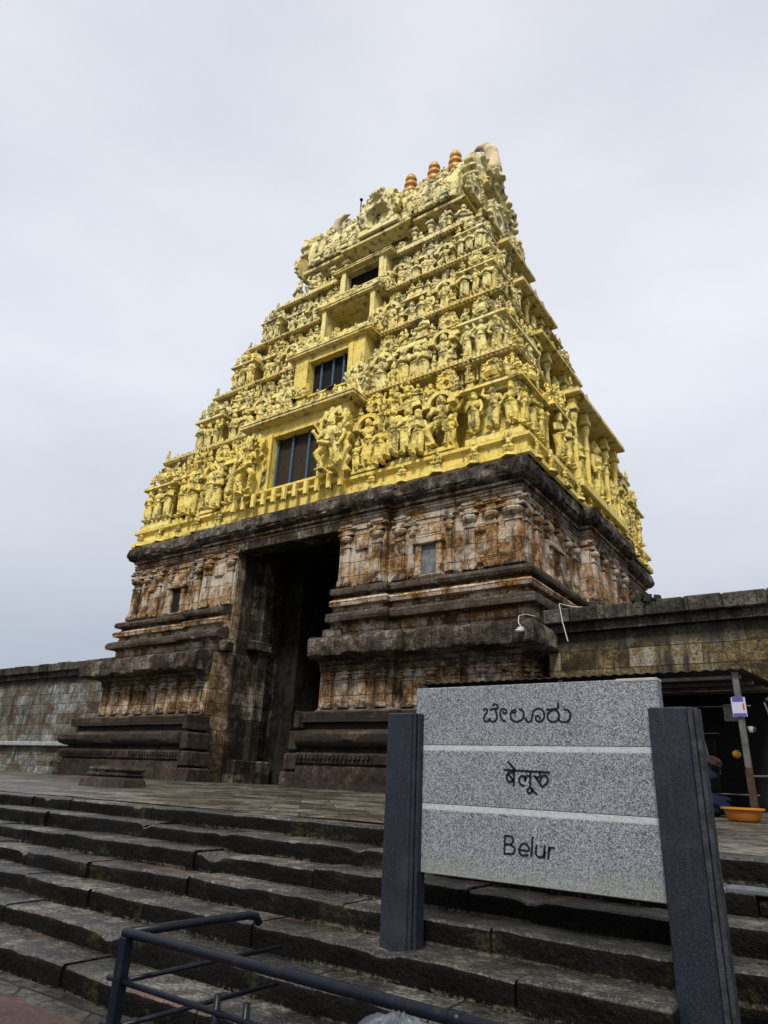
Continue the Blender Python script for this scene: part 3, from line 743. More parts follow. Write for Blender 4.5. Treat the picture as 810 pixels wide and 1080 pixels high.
def arch_shrine(w, h, d):
    b = MB()
    b.rbox(-w/2, w/2, -d*1.1, .05, 0, h*.05, .02)
    for x in (-w*.40, w*.40): column(b, x, -d*.85, h*.05, h*.44, w*.055)
    for x in (-w*.40, w*.40): b.rbox(x-w*.12, x+w*.12, -d*1.15, .05, h*.49, h*.545, .02)
    # arch band
    n = 12; vs = []; fs = []
    for i in range(n+1):
        t = math.pi*i/n
        for (r, y) in ((w*.30, -d*1.05), (w*.44, -d*1.05), (w*.44, .0), (w*.30, .0)):
            vs.append((-math.cos(t)*r, y, h*.545+math.sin(t)*r*.85))
    for i in range(n):
        for j in range(4): fs.append((i*4+j, i*4+(j+1) % 4, (i+1)*4+(j+1) % 4, (i+1)*4+j))
    b.add(vs, fs)
    for i in range(1, n):
        t = math.pi*i/n; b.lathe((-math.cos(t)*w*.47, -d*.8, h*.545+math.sin(t)*w*.40-.02), [(w*.04,0),(w*.055,w*.04),(w*.03,w*.08),(.004,w*.11)], 6)
    b.rbox(-w*.40, w*.40, -d*.5, .05, h*.74, h*.79, .02)
    knob(b, 0, -d*.3, h*.86, w*.12)
    return b

TIERS = [ # z0, z1, prev hw, prev hd, hw, hd, material, lib
 (10.49, 15.28, 10.32, 7.62, 9.79, 6.92, 'y1', 1),
 (15.28, 19.50, 9.79, 6.92, 8.57, 5.42, 'y2', 2),
 (19.50, 22.95, 8.57, 5.42, 7.66, 4.37, 'y2', 2),
 (22.95, 26.03, 7.66, 4.37, 6.77, 3.47, 'y3', 3)]
BAYS = [ # front bay: half width at eave, projection of eave beyond tier eave, window (half w, z0, z1), side bay half width
 (3.22, 1.00, (1.37, 11.62, 14.20), 3.0), (2.55, .75, (1.22, 16.95, 18.98), 2.5), (2.10, .66, (1.40, 21.0, 22.72), 2.1), (1.95, .62, (1.10, 24.45, 25.80), 1.7)]
def tf(face, u, v, z):
    return (XC+u, YC-v, z) if face == 'front' else (XC+v, YC+u, z)
ROT = {'front': 0.0, 'right': R(90)}
def rect(hw, hd, cb=None, pj=0, sb=None, sp=0):
    p = [(XC-hw, YC-hd)]
    if cb: p += [(XC-cb, YC-hd), (XC-cb, YC-hd-pj), (XC+cb, YC-hd-pj), (XC+cb, YC-hd)]
    p += [(XC+hw, YC-hd)]
    if sb: p += [(XC+hw, YC-sb), (XC+hw+sp, YC-sb), (XC+hw+sp, YC+sb), (XC+hw, YC+sb)]
    p += [(XC+hw, YC+hd), (XC-hw, YC+hd)]
    if sb: p += [(XC-hw, YC+sb), (XC-hw-sp, YC+sb), (XC-hw-sp, YC-sb), (XC-hw, YC-sb)]
    return p
SHAPES = {}
def shape(key, fn):
    if key not in SHAPES: SHAPES[key] = fn()
    return SHAPES[key]
def build_tier(i):
    z0, z1, pw, pd, hw, hd, mk, lk = TIERS[i]; cb, pj, win, sb = BAYS[i]; mat = M[mk]; H = z1-z0; lib = LIB[lk]
    rb = random.Random(100+i)
    ins = .80 if i else .70; wall_w, wall_d = hw-ins, hd-ins
    # ledge bands then wall
    b = MB()
    zb = z0 + (.86 if i == 0 else .26)
    o = (pd-.33-wall_d) if i == 0 else min(pd-.55-wall_d, pw-.40-wall_w)
    if i == 0:
        prof = [(o+.15,z0-.02),(o+.22,z0+.05),(o+.22,z0+.22),(o+.05,z0+.26),(o+.05,z0+.62),(o+.12,z0+.66),(o+.2,z0+.70),(o+.2,z0+.82),(o+.1,z0+.86),(0,zb+.004),(0,z1-.1)]
    else:
        prof = [(o,z0+.06),(o,z0+.2),(o-.06,z0+.24),(o-.06,zb),(0,zb+.004),(0,z1-.1)]
    b.sweep(rect(wall_w, wall_d), prof, True, .012, .45, cap_top=True, seed=i)
    T = b.build('tower_storey', M['yflat'] if i == 0 else mat, TOWER, angle=R(40))
    # blocks and lumps on the band
    if i == 0:
        bb = MB(); bb_root = T
        for face, L in (('front', wall_w+o), ('right', wall_d+o)):
            V = (wall_d if face == 'front' else wall_w)+o
            u = -L+.4
            while u < L-.2:
                if not (face == 'front' and abs(u) < 3.3):
                    c = tf(face, u, V+.16, z0+.02); a = rb.uniform(.85, 1.2)
                    bb.lathe(c, [(.26*a,0),(.24*a,.10),(.14*a,.14),(.20*a,.24),(.10*a,.34),(.02,.40)], 6, rot=rb.random())
                    obj('figurine', rb.choice(lib['seated_statue']+lib['dwarf_figure']), bb_root, tf(face, u, V+.20, z0+.06), ROT[face]+rb.uniform(-.2,.2), .80*a)
                u += rb.uniform(1.15, 1.55)
        for k in range(-5, 6):
            u = k*.58; c = tf('front', u, YC-17.86, 0)
            bb.rbox(c[0]-.09, c[0]+.09, c[1]-.06, c[1]+.10, z0+.30, z0+.92, .02)
        bb.build('band_ornament', M['y1'], T, angle=R(40))['kind'] = 'stuff'
    # main eave: sloping soffit, double lip with dentils
    b = MB(); eh = .20 if i < 2 else .17
    t0 = ins+.02; ep = [(-.02,z1-eh-.25),(.10,z1-eh-.12),(t0-.25,z1-eh),(t0,z1-eh+.02),(t0+.02,z1-eh+.06),(t0+.02,z1-eh*.62),(t0-.03,z1-eh*.58),(t0-.03,z1-eh*.45),(t0+.03,z1-eh*.40),(t0+.03,z1-.06),(t0-.03,z1),(t0-.12,z1+.05),(t0-.3,z1+.07),(-.1,z1+.13)]
    b.sweep(rect(wall_w, wall_d), ep, True, .016, .3, cap_top=True, seed=i*9, freq=1.8)
    Ev = b.build('eave', M['eave'], T, angle=R(40))
    b = MB()
    for face, L, V in (('front', hw-.1, hd+.06), ('right', hd+.06, hw-.1)):
        u = -L
        while u < L:
            c = tf(face, u, V+.05, z1-eh*.52); s = .05
            b.box(c[0]-s, c[0]+s, c[1]-s, c[1]+s, c[2]-.035, c[2]+.045)
            c = tf(face, u+.07, V-.12, z1+.08); r = rb.uniform(.05, .09)
            b.box(c[0]-.06, c[0]+.06, c[1]-.06, c[1]+.06, c[2]-.06, c[2]+r, .012)
            u += .19
    b.build('eave_dentil', M['eave'], Ev)['kind'] = 'stuff'
    if i == 0:  # hanging slats under the eave
        b = MB()
        for u in np.arange(3.6, hw-.3, .16):
            c = tf('front', u, hd-.30, 0); b.box(c[0]-.035, c[0]+.035, c[1]-.04, c[1]+.04, z1-.80, z1-.36)
        for u in np.arange(-hd+.3, hd-.3, .16):
            c = tf('right', u, hw-.48, 0); b.box(c[0]-.04, c[0]+.04, c[1]-.035, c[1]+.035, z1-.80, z1-.36)
        b.build('eave_slat', mat, Ev)['kind'] = 'stuff'
    # ---- front centre bay with its opening
    fv = hd+pj-.22 if i else YC-18.25          # front plane of the bay wall
    ww, wz0, wz1 = win; et = (z1-.50 if i == 0 else z1-.16)
    b = MB(); y = YC-fv; bw = cb-.45
    b.box(XC-bw, XC-ww, y, max(y+3.5, YC-wall_d+.2), zb if i else z0+.1, et); b.box(XC+ww, XC+bw, y, max(y+3.5, YC-wall_d+.2), zb if i else z0+.1, et)
    b.box(XC-ww-.003, XC+ww+.003, y+.02, y+3.5, zb if i else z0+.1, wz0); b.box(XC-ww-.003, XC+ww+.003, y+.02, y+3.5, wz1, et)
    for sx in (-1, 1):
        xa, xb = sorted((XC+sx*ww, XC+sx*(ww+.26))); b.rbox(xa, xb, y-.10, y+.05, wz0-.06, wz1+.1, .02)
    b.rbox(XC-ww-.5, XC+ww+.5, y-.22, y+.05, wz0-.16, wz0-.02, .03); b.rbox(XC-bw-.05, XC+bw+.05, y-.16, y+.05, wz0-.5, wz0-.36, .03)
    bay = b.build('window_bay', M['yflat'] if i < 2 else mat, T)
    win_o = MB(); win_o.box(XC-ww-.02, XC+ww+.02, y+2.2+1.2*(i == 2), y+2.25+1.2*(i == 2), wz0-.02, wz1+.02)
    win_o = win_o.build('window_recess', mat if i == 2 else M['dark'], bay)
    if i == 2:
        b = MB(); b.box(XC-ww, XC+ww, y+1.25, y+1.30, wz0, wz1); b.build('recess_shade_panel', plain('shaded_yellow_panel', (.075,.058,.014), .9, 0, .4, 2), bay)  # dark olive colour paints the shade inside the yellow recess
    if i in (0, 1, 3):
        b = MB(); b.box(XC-ww, XC+ww, y+.42, y+.46, wz0, wz1); b.build('shutter_or_shade', M['woodbrown'] if i == 0 else M['dark'], bay)  # upper openings: near-black sheet stands in for the shade inside
    if i in (0, 1):
        for u in ((-ww+.05, -ww/3, ww/3, ww-.05) if i == 0 else (-ww*.55, 0.05, ww*.55)):
            b = MB(); b.rbox(XC+u-.05, XC+u+.05, y+.30, y+.40, wz0, wz1, .01); b.build('window_bar', M['blue'], bay)
    # bay eave: broad flat slab with thin lip
    b = MB(); hd2 = hd+pj
    slab = [(XC-cb, YC-wall_d-.2), (XC-cb, YC-hd2), (XC+cb, YC-hd2), (XC+cb, YC-wall_d-.2)]
    b.sweep(slab, [(-.4,et-.02),(-.10,et+.02),(-.02,et+.05),(0,et+.07),(0,et+.14),(-.05,et+.16),(-.05,et+.20),(.0,et+.22),(-.02,et+.30),(-.3,et+.38),(-.9,et+.50)], False, .012, .3, seed=i, freq=1.9)
    b.box(XC-cb+.35, XC+cb-.35, YC-hd2+.35, YC-wall_d, et-.015, et+.40)
    b.build('bay_eave', M['eave'], bay, angle=R(40))
    # figures on the bay eave (a seated group) and flanking guardians
    if i < 3:
        zt = et+.42; n = 7 if i == 0 else 6
        c = tf('front', 0, hd2-.55, zt); obj('seated_statue', lib['seated_statue'][0], T, c, 0, 1.35 if i == 0 else 1.0)
        for k in range(n):
            u = -cb*.86+cb*1.72*k/(n-1)
            if abs(u) < .5: continue
            kind = ('standing_statue', 'dwarf_figure')[k % 2]; me = rb.choice(lib[kind])
            obj('dwarf_figure' if kind == 'dwarf_figure' else 'figurine', me, T, tf('front', u, hd2-.42, zt-.03), rb.uniform(-.3, .3), rb.uniform(.72, .9)*(1 if i == 0 else .8))
        bb = MB()
        for k in range(26):
            u = -cb*.95+cb*1.9*k/25; c = tf('front', u, hd2-.22, zt-.10); r = rb.uniform(.8, 1.25)
            bb.lathe(c, [(.10*r,0),(.12*r,.10),(.07*r,.18),(.09*r,.26*r),(.02,.36*r)], 6)
        bb.build('parapet_ornament', mat, T, angle=R(50))['kind'] = 'stuff'
    gh = (2.75, 1.95, 1.55, 1.25)[i]
    for sx in (-1, 1):
        u = sx*(ww+.26+gh*.24); c = tf('front', u, fv+.16*gh, (z0+.92) if i == 0 else zb+.02)
        g = obj('guardian_statue', GUARD if lk == 1 else GUARD2, T, c, 0, (gh*sx*-1, gh, gh))
        if lk == 3: g.data = shape('g3', lambda: [m := GUARD.copy(), m.materials.clear(), m.materials.append(M['y3'])][0])
    # ---- runs of shrines and figures along both faces
    kw = (2.15, 1.9, 1.65, 1.4)[i]; sh = H-(zb-z0)-(.12 if i == 0 else .10)
    def place_run(face, u0, u1, V, first):
        L = u1-u0; n = max(1, round(L/(1.62*(.80+.2*H/4.8)))); w = L/n
        for k in range(n):
            u = u0+(k+.5)*w; d = .62*(H/4.8)+.18+(.38 if i == 0 else .36)
            base = tf(face, u, V, zb+.01); kind = 'pair' if (k+first) % 2 == 0 else 'arch'
            hh = sh*rb.uniform(.95, 1.02)
            if kind == 'pair':
                me = shape((i, 'pair', round(w, 2), round(d, 2)), lambda: pair_shrine(w*.88, sh, d).mesh('pair_shrine_shape', mat))
                obj('barrel_shrine', me, T, base, ROT[face])
                for s in (-1, 1):
                    o = obj('standing_statue', rb.choice(lib['standing_statue']), T, tf(face, u+s*w*.20, V+d*rb.uniform(.85, 1.12), zb+sh*.06), ROT[face]+rb.uniform(-.3, .3), sh*.57*rb.uniform(.90, 1.08))
                for s in (-1, 0, 1):
                    obj('figurine', rb.choice(lib['dwarf_figure']+lib['seated_statue'][1:]), T, tf(face, u+s*w*.30, V+d*.78, zb+sh*.665), ROT[face]+rb.uniform(-.4,.4), sh*.31*rb.uniform(.75, 1.2))
            else:
                me = shape((i, 'arch', round(w, 2), round(d, 2)), lambda: arch_shrine(w*.80, sh, d).mesh('arch_shrine_shape', mat))
                obj('arched_niche', me, T, base, ROT[face])
                obj(*(('dancing_statue', rb.choice(lib['dancing_statue'])) if rb.random() < .45 else ('standing_statue', lib['standing_statue'][rb.choice((0, 1, 4))])), T, tf(face, u, V+d*.92, zb+sh*.05), ROT[face]+rb.uniform(-.2,.2), sh*.66)
                for s in (-1, 1):
                    obj('figurine', rb.choice(lib['standing_statue']), T, tf(face, u+s*w*.27, V+d*1.0, zb+sh*.03), ROT[face]+rb.uniform(-.2,.2), sh*.36*rb.uniform(.9, 1.1))
                    obj('figurine', rb.choice(lib['seated_statue']+lib['dwarf_figure']), T, tf(face, u+s*w*.36, V+d*.8, zb+sh*.56), ROT[face], sh*.27)
                o = obj('horseshoe_arch', FAN[lk], T, tf(face, u, V+d*.62, zb+sh*.86), ROT[face], sh*.13)
            # figure standing out between two shrines
            if k:
                obj('standing_statue', rb.choice(lib['standing_statue']), T, tf(face, u-w*.5, V+d*1.15, zb+.02), ROT[face]+rb.uniform(-.35,.35), sh*.52*rb.uniform(.85, 1.12))
                if rb.random() < .9:
                    obj('figurine', rb.choice(lib['standing_statue']+lib['dwarf_figure']), T, tf(face, u-w*.5, V+d*.65, zb+sh*.55), ROT[face]+rb.uniform(-.4,.4), sh*.40*rb.uniform(.8, 1.15))
    cl = hw-kw+.12
    place_run('front', bw+.05, cl, wall_d, 1); place_run('front', -cl, -bw-.05, wall_d, 0)
    cs = hd-kw+.30
    place_run('right', -cs, -sb+.2, wall_w, 0); place_run('right', sb-.2, cs, wall_w, 1)
    # corner shrines
    ksm = shape((i, 'corner'), lambda: corner_shrine(kw, sh*1.02).mesh('corner_shrine_shape', mat))
    for (sx, sy) in ((1, -1), (-1, -1), (1, 1), (-1, 1)):
        cx, cy = hw-kw*.5+.30+.0*(i>0), hd-kw*.5+.48+.06*(i>0)
        obj('corner_shrine', ksm, T, (XC+sx*cx, YC+sy*cy, zb+.005))
        if sy < 0:
            for s in (-.33, .0, .33):
                obj('standing_statue', rb.choice(lib['standing_statue']), T, (XC+sx*cx+s*kw, YC-cy-kw*.47, zb+sh*.11), rb.uniform(-.3,.3), sh*.50*rb.uniform(.9,1.08))
        if sx > 0:
            for s in ((-.33, .0, .33) if sy < 0 else (-.25, .25)):
                obj('standing_statue', rb.choice(lib['standing_statue']), T, (XC+cx+kw*.47, YC+sy*cy+s*kw, zb+sh*.11), R(90)+rb.uniform(-.3,.3), sh*.50*rb.uniform(.9,1.08))
        obj('horseshoe_arch', FAN[lk], T, (XC+sx*cx, YC+sy*cy-kw*.46, zb+sh*.74) if sy < 0 else (XC+sx*cx+kw*.44, YC+sy*cy, zb+sh*.74), 0 if sy < 0 else R(90), (kw*.24, kw*.3, sh*.13))
        if sx > 0 and sy < 0: obj('horseshoe_arch', FAN[lk], T, (XC+cx+kw*.44, YC-cy, zb+sh*.74), R(90), (kw*.24, kw*.3, sh*.13))
        if sy < 0:
            for s in (-.42, .42): obj('figurine', rb.choice(lib['dwarf_figure']+lib['seated_statue']), T, (XC+sx*cx+s*kw, YC-cy-kw*.42, zb+sh*.60), 0, sh*.22)
        if sx > 0:
            for s in (-.40, .0, .40): obj('figurine', rb.choice(lib['dwarf_figure']+lib['seated_statue']), T, (XC+cx+kw*.42, YC+sy*cy+s*kw, zb+sh*.60), R(90), sh*.22)
        if sx < 0 and sy < 0 : obj('figurine', rb.choice(lib['seated_statue']), T, (XC-cx-kw*.47, YC-cy, zb+sh*.11), R(-90), sh*.4)
        if not (sx < 0 and sy > 0):
            c = (XC+sx*(hw-.1), YC+sy*(hd-.1), z1+.1)
            obj('figurine', rb.choice(lib['dwarf_figure']), T, c, 0 if sy < 0 else R(90), .62 if i < 2 else .5)
    # ---- close-packed small carving that fills the gaps between the shrines
    V3 = []; F3 = []; off = 0
    for face, L, V in (('front', hw-.2, wall_d), ('right', hd-.1, wall_w)):
        n = int(L*2*(1.5-.15*i))
        for k in range(n*3):
            u = rb.uniform(-L, L)
            if face == 'front' and abs(u) < bw: continue
            if face == 'right' and abs(u) < sb-.3: continue
            zz = zb+sh*(rb.choice((.02, .55, .62, .70, .78, .82))+rb.uniform(0, .05)); s_ = rb.uniform(.40, .72)*(H/4.8)**.5
            if zz+s_ > z1-.12: continue
            me = rb.choice(LOW_FIG); v, f = me
            push = rb.uniform(.30, .85)
            a = ROT[face]+rb.uniform(-.4, .4); ca, sa = math.cos(a), math.sin(a)
            c = tf(face, u, V+push, zz)
            w = np.empty_like(v); w[:,0] = (v[:,0]*ca-v[:,1]*sa)*s_+c[0]; w[:,1] = (v[:,0]*sa+v[:,1]*ca)*s_+c[1]; w[:,2] = v[:,2]*s_+c[2]
            V3.append(w); F3.append(f+off); off += len(v)
        for k in range(int(L*2*1.5)):       # small seated figures and knobs along the lip above the eave
            u = rb.uniform(-L, L)
            if (face == 'front' and abs(u) < cb+.1) or (face == 'right' and abs(u) < sb+.1): continue
            v, f = rb.choice(LOW_FIG); s_ = rb.uniform(.28, .55); a = ROT[face]+rb.uniform(-.5, .5); ca, sa = math.cos(a), math.sin(a)
            c = tf(face, u, (hd if face == 'front' else hw)-rb.uniform(.05, .3), z1+.02)
            w = np.empty_like(v); w[:,0] = (v[:,0]*ca-v[:,1]*sa)*s_+c[0]; w[:,1] = (v[:,0]*sa+v[:,1]*ca)*s_+c[1]; w[:,2] = v[:,2]*s_+c[2]
            V3.append(w); F3.append(f+off); off += len(v)
    fl = obj('carved_relief', np_mesh('carved_relief', np.concatenate(V3), np.concatenate(F3), mat), T); fl['kind'] = 'stuff'
    # ---- side bay: two columns, statue between them, projecting roof slab
    sv = wall_w+(1.22 if i == 0 else .98); hb = H*.80-.1
    b = MB(); x1 = XC+sv
    b.box(XC+wall_w-.1, x1-.60, YC-sb+.5, YC+sb-.5, zb-.2, zb+hb)
    b.rbox(XC+wall_w-.1, x1+.25, YC-sb+.1, YC+sb-.1, zb-.25, zb+.10, .04)
    sbay = b.build('side_bay', mat, T)
    for u in (-sb+.35, -sb*.42, sb*.42, sb-.35):
        cbm = shape((i, 'col'), lambda: (lambda q: (column(q, 0, 0, 0, hb-.14, .14 if i < 2 else .11), q.mesh('column_shape', mat))[1])(MB()))
        obj('column', cbm, sbay, (x1-.05, YC+u, zb+.1))
    obj('standing_statue', lib['standing_statue'][0], T, (x1-.1, YC, zb+.1), R(90), hb*.80)
    for u in (-sb*.7, sb*.7): obj('standing_statue', rb.choice(lib['standing_statue']), T, (x1-.1, YC+u, zb+.1), R(90), hb*.55)
    b = MB(); p = [(XC+wall_w, YC-sb), (x1+.35, YC-sb), (x1+.35, YC+sb), (XC+wall_w, YC+sb)]
    zt = zb+hb-.02
    b.sweep(p, [(-.3,zt),(-.02,zt+.03),(.05,zt+.08),(.05,zt+.2),(0,zt+.22),(.02,zt+.3),(-.3,zt+.42),(-.8,zt+.5)], False, .01, .3)
    b.box(XC+wall_w, x1+.05, YC-sb+.3, YC+sb-.3, zt+.005, zt+.4)
    b.build('side_eave', M['eave'], sbay, angle=R(40))
    for u in np.linspace(-sb*.85, sb*.85, 5):
        obj('figurine', rb.choice(lib['dwarf_figure']+lib['seated_statue']), T, (x1-.1, YC+float(u), zt+.36), R(90), .75-.08*i)
for i in range(4): build_tier(i)

# ------------------------------------------------------------------ neck, barrel roof, gables, finials
def crown():
    z0, z1 = 26.03, 28.62; hw, hd = 5.85, 2.9; mat = M['y3']; lib = LIB[3]; rb = random.Random(5)
    b = MB(); b.sweep(rect(hw-1.0, hd-.9), [(1.45,z0+.05),(1.45,z0+.3),(1.2,z0+.35),(0,z0+.36),(0,z1)], True, .01, .5, cap_top=True)
    T = b.build('neck_storey', mat, TOWER, angle=R(40))
    b = MB(); b.sweep(rect(hw-1.0, hd-.75, 1.7, .22), [(-.02,z1-.35),(.15,z1-.22),(.45,z1-.12),(.66,z1-.06),(.68,z1+.0),(.68,z1+.10),(.62,z1+.16),(.3,z1+.24),(-.3,z1+.3)], True, .02, .3, cap_top=True)
    E = b.build('eave', M['eave'], T, angle=R(40))
    cm = shape('ncol', lambda: (lambda q: (column(q, 0, 0, 0, 2.0, .17), q.mesh('column_shape', mat))[1])(MB()))
    for u in (-4.4, -3.3, -2.3, 2.3, 3.3, 4.4): obj('column', cm, T, tf('front', u, hd-.45, z0+.36))
    for u in (-1.3, 0, 1.3): obj('column', cm, T, tf('right', u, hw-.5, z0+.36))
    for u in (-3.8, -2.8, -1.5, -.7, .7, 1.5, 2.8, 3.8): obj('seated_statue' if rb.random() < .6 else 'standing_statue', rb.choice(lib['seated_statue']+lib['standing_statue'][:2]), T, tf('front', u, hd-.25, z0+.36), 0, rb.uniform(1.1, 1.4))
    for u in (-.7, .7): obj('standing_statue', rb.choice(lib['standing_statue']), T, tf('right', u, hw-.3, z0+.36), R(90), 1.4)
    for sx in (-1, 1):
        obj('seated_statue', lib['seated_statue'][1], T, tf('front', sx*(hw-.35), hd-.0, z0+.34), R(25*sx), 1.75)
        obj('dwarf_figure', lib['dwarf_figure'][0], T, tf('front', sx*(hw-1.5), hd+.1, z0+.34), R(-30*sx), 1.55)
    for u in (-1.8, 1.6): obj('seated_statue', lib['seated_statue'][0], T, tf('right', u, hw, z0+.34), R(90), 1.5)
    # barrel roof, ribbed, with a bulging keel section
    prof = [(2.30,28.85),(2.62,29.15),(2.80,29.7),(2.78,30.3),(2.55,31.0),(2.12,31.75),(1.55,32.4),(.90,32.95),(.38,33.25),(.0,33.35)]
    sec = [(-y, z) for y, z in prof] + [(y, z) for y, z in prof[::-1][1:]]
    b = MB(); vs = []; fs = []; n = 92; m = len(sec); Lx = 5.15
    for k in range(n+1):
        x = -Lx+2*Lx*k/n; s = 1+(.022 if (k//2) % 4 == 0 else 0)
        for (y, z) in sec: vs.append((XC+x, YC+y*s+.02*noise.noise(Vector((x*3, y*3, z*3))), 30+(z-30)*(1+(s-1)*.5)))
    for k in range(n):
        for j in range(m-1): fs.append((k*m+j, k*m+j+1, (k+1)*m+j+1, (k+1)*m+j))
    fs += [tuple(range(m)), tuple(range(n*m, n*m+m))[::-1]]
    b.add(vs, fs)
    RF = b.build('barrel_roof', mat, TOWER, angle=R(35))
    # ornament rows along the roof
    b = MB()
    for v, z, r, dx in ((2.75, 28.95, .24, .42), (2.72, 30.1, .14, .38), (2.30, 31.35, .17, .45), (.75, 32.95, .2, .5)):
        for x in np.arange(-4.9, 4.95, dx):
            for s in (-1, 1):
                q = r*rb.uniform(.8, 1.2)
                b.lathe((XC+x, YC+s*v, z), [(q*.8,0),(q,q*.6),(q*.7,q*1.3),(q*.25,q*1.8),(.01,q*2.2)], 7)
    b.build('roof_ornament', mat, RF, angle=R(50))['kind'] = 'stuff'
    for x, q in ((-4.6, .5), (-3.7, .75), (-2.7, .6), (-1.75, .8), (2.1, .75), (3.0, .6), (3.9, .8), (4.7, .5)): obj('horseshoe_arch', FAN[3], RF, (XC+x, YC-2.72+.03*q, 29.45+.5*q), 0, q)
    for x in (-4.2, -3.2, -2.2, 2.5, 3.5, 4.4): obj('figurine', rb.choice(lib['seated_statue']+lib['dwarf_figure']), RF, (XC+x, YC-2.95, 28.8), 0, 1.0)
    for x in (-4.1, -2.9, -1.6, 1.3, 2.6, 3.8): obj('horseshoe_arch', FAN[3], RF, (XC+x, YC-2.15, 31.75), 0, .42)
    # end gables with demon-faced flame fans and a curled crest on top
    for sx in (1, -1):
        g = obj('fan_gable', FANBIG, RF, (XC+sx*5.55, YC, 30.75), R(90*sx), (2.9, 3.0, 2.35))
        g2 = obj('fan_gable', FAN[3], RF, (XC+sx*5.05, YC, 30.65), R(-90*sx), (2.75, 2.4, 2.6))
        L = [('c',(sx*5.85,0,32.8),(sx*5.75,0,34.3),.50,.36),('c',(sx*5.75,0,34.3),(sx*5.45,0,34.9),.36,.26),('c',(sx*5.45,0,34.9),(sx*4.95,0,35.12),.26,.15),('c',(sx*4.95,0,35.12),(sx*4.50,0,35.05),.15,.03)]
        hm = sculpt('crest_horn_shape', L, (min(sx*6.5,sx*4), -.7, 32.1), (max(sx*6.5,sx*4), .7, 35.6), .06, M['horn'], .1, 0)
        obj('crest_horn', hm, RF, (XC, YC, .08 if sx > 0 else .32))
        for yy, zz, s in ((-2.6, 29.0, .9), (2.6, 29.0, .9), (0, 29.2, 1.1)):
            obj('horseshoe_arch', FAN[3], RF, (XC+sx*(6.0 if sx > 0 else 5.55), YC+yy, zz), R(90*sx), s)
        obj('dwarf_figure', lib['dwarf_figure'][1], RF, (XC+sx*5.9, YC, 28.75), R(90*sx), 1.5)
    # front dormer
    obj('front_dormer', fan_mesh('front_dormer_shape', mat, .60, .034, True, .16, 19), RF, (XC+.25, YC-3.05, 30.3), 0, (1.55, 1.7, 1.5))
    b = MB(); b.rbox(XC-1.1, XC+1.6, YC-3.2, YC-2.4, 28.85, 29.3, .05); b.build('dormer_base', mat, RF)
    # gilded pot finials
    fin = MB(); fin.lathe((0,0,0), [(.50,0),(.53,.12),(.40,.25),(.30,.36),(.42,.46),(.50,.60),(.51,.76),(.40,.90),(.27,.97),(.25,1.04),(.40,1.12),(.43,1.24),(.40,1.36),(.27,1.44),(.23,1.50),(.34,1.57),(.37,1.70),(.34,1.83),(.24,1.92),(.20,1.97),(.22,2.03),(.12,2.12),(.02,2.15)], 18)
    fm = fin.mesh('finial_shape', M['gold'], True)
    for x in (-17.5, -15.82, -14.35):
        obj('pot_finial', fm, RF, (x, YC-.1, 33.55), 0, (1.0, 1.0, 1.08))
    b = MB(); b.tube([(-21.5, YC, 33.0), (-21.5, YC, 36.1)], .04, 6); b.lathe((-21.5, YC, 36.05), [(.02,0),(.11,.08),(.11,.16),(.02,.24)], 8)
    b.build('lightning_rod', M['dark'], TOWER)
    b = MB(); b.tube([(-15.3, YC, 33.0), (-15.2, YC, 35.2)], .035, 6); b.build('lightning_rod', M['dark'], TOWER)
crown()
# ------------------------------------------------------------------ compound walls
def compound_wall(name_label, x0, x1, mat, face_y, ztop, ledge):
    root = thing('compound_wall', name_label, 'stone wall', ((x0+x1)/2, face_y, 0))
    inv = Matrix.Translation((-(x0+x1)/2, -face_y, 0))
    b = MB(); n = 60; vs = []; fs = []
    nz = 10
    for i in range(n+1):
        for j in range(nz+1):
            x = x0+(x1-x0)*i/n; z = .1+(ztop-.72)*j/nz
            vs.append((x, face_y+.03*noise.noise(Vector((x*.9, z*1.3, 2))), z))
    for i in range(n):
        for j in range(nz):
            a = i*(nz+1)+j; fs.append((a, a+nz+1, a+nz+2, a+1))
    b.add(vs, fs); b.box(x0, x1, face_y+.06, face_y+1.4, .05, ztop-.62)
    b.xf(inv).build('wall_body', mat, root, angle=R(40))
    b = MB(); x = x0
    while x < x1:
        w = rng.uniform(.7, 1.5); dz = rng.uniform(-.03, .02); e = rng.uniform(-.03, .03)
        b.rbox(x, min(x1, x+w)-.012, face_y-.42+e, face_y+1.2, ztop-.62+.22, ztop+dz, .03); x += w
    b.box(x0, x1, face_y-.22, face_y+1.1, ztop-.64, ztop-.38)
    b.xf(inv).build('coping', M['coping'], root)
    if ledge:
        b = MB(); x = x0
        while x < x1:
            w = rng.uniform(1.2, 2.2); b.rbox(x, min(x1, x+w)-.01, face_y-.55, face_y+.04, 1.36, 1.56, .03); x += w
        b.xf(inv).build('ledge', plain('pale_ledge_stone', (.23,.245,.24), .7, 0, .35, 4, .4), root)
        b = MB(); b.box(x0, x1, face_y-.30, face_y+.02, .05, 1.36); b.xf(inv).build('wall_base', mat, root)
    return root
compound_wall('mossy grey block compound wall with a pale bench ledge beside the gate tower', -62, -28.0, M['wallL'], 19.0, 5.30, True)
compound_wall('stained ochre compound wall with overhanging coping behind the tin roofed stall', -7.4, 16, M['wallR'], 19.0, 5.33, False)
# loose dark bushes of debris on the coping
b = MB()
for k in range(46):
    x = -4.55+rng.gauss(0, .22); y = 18.75+rng.gauss(0, .14); z = 5.32+abs(rng.gauss(0, .11))
    q = rng.uniform(.03, .09); b.box(x-q, x+q, y-q*.6, y+q*.6, z-q*.5, z+q, .03)
tag(b.build('dry_weeds', plain('dry_weed', (.03,.028,.02), .9)), 'small clump of dark dry weeds growing on the stall side wall coping', 'weeds')

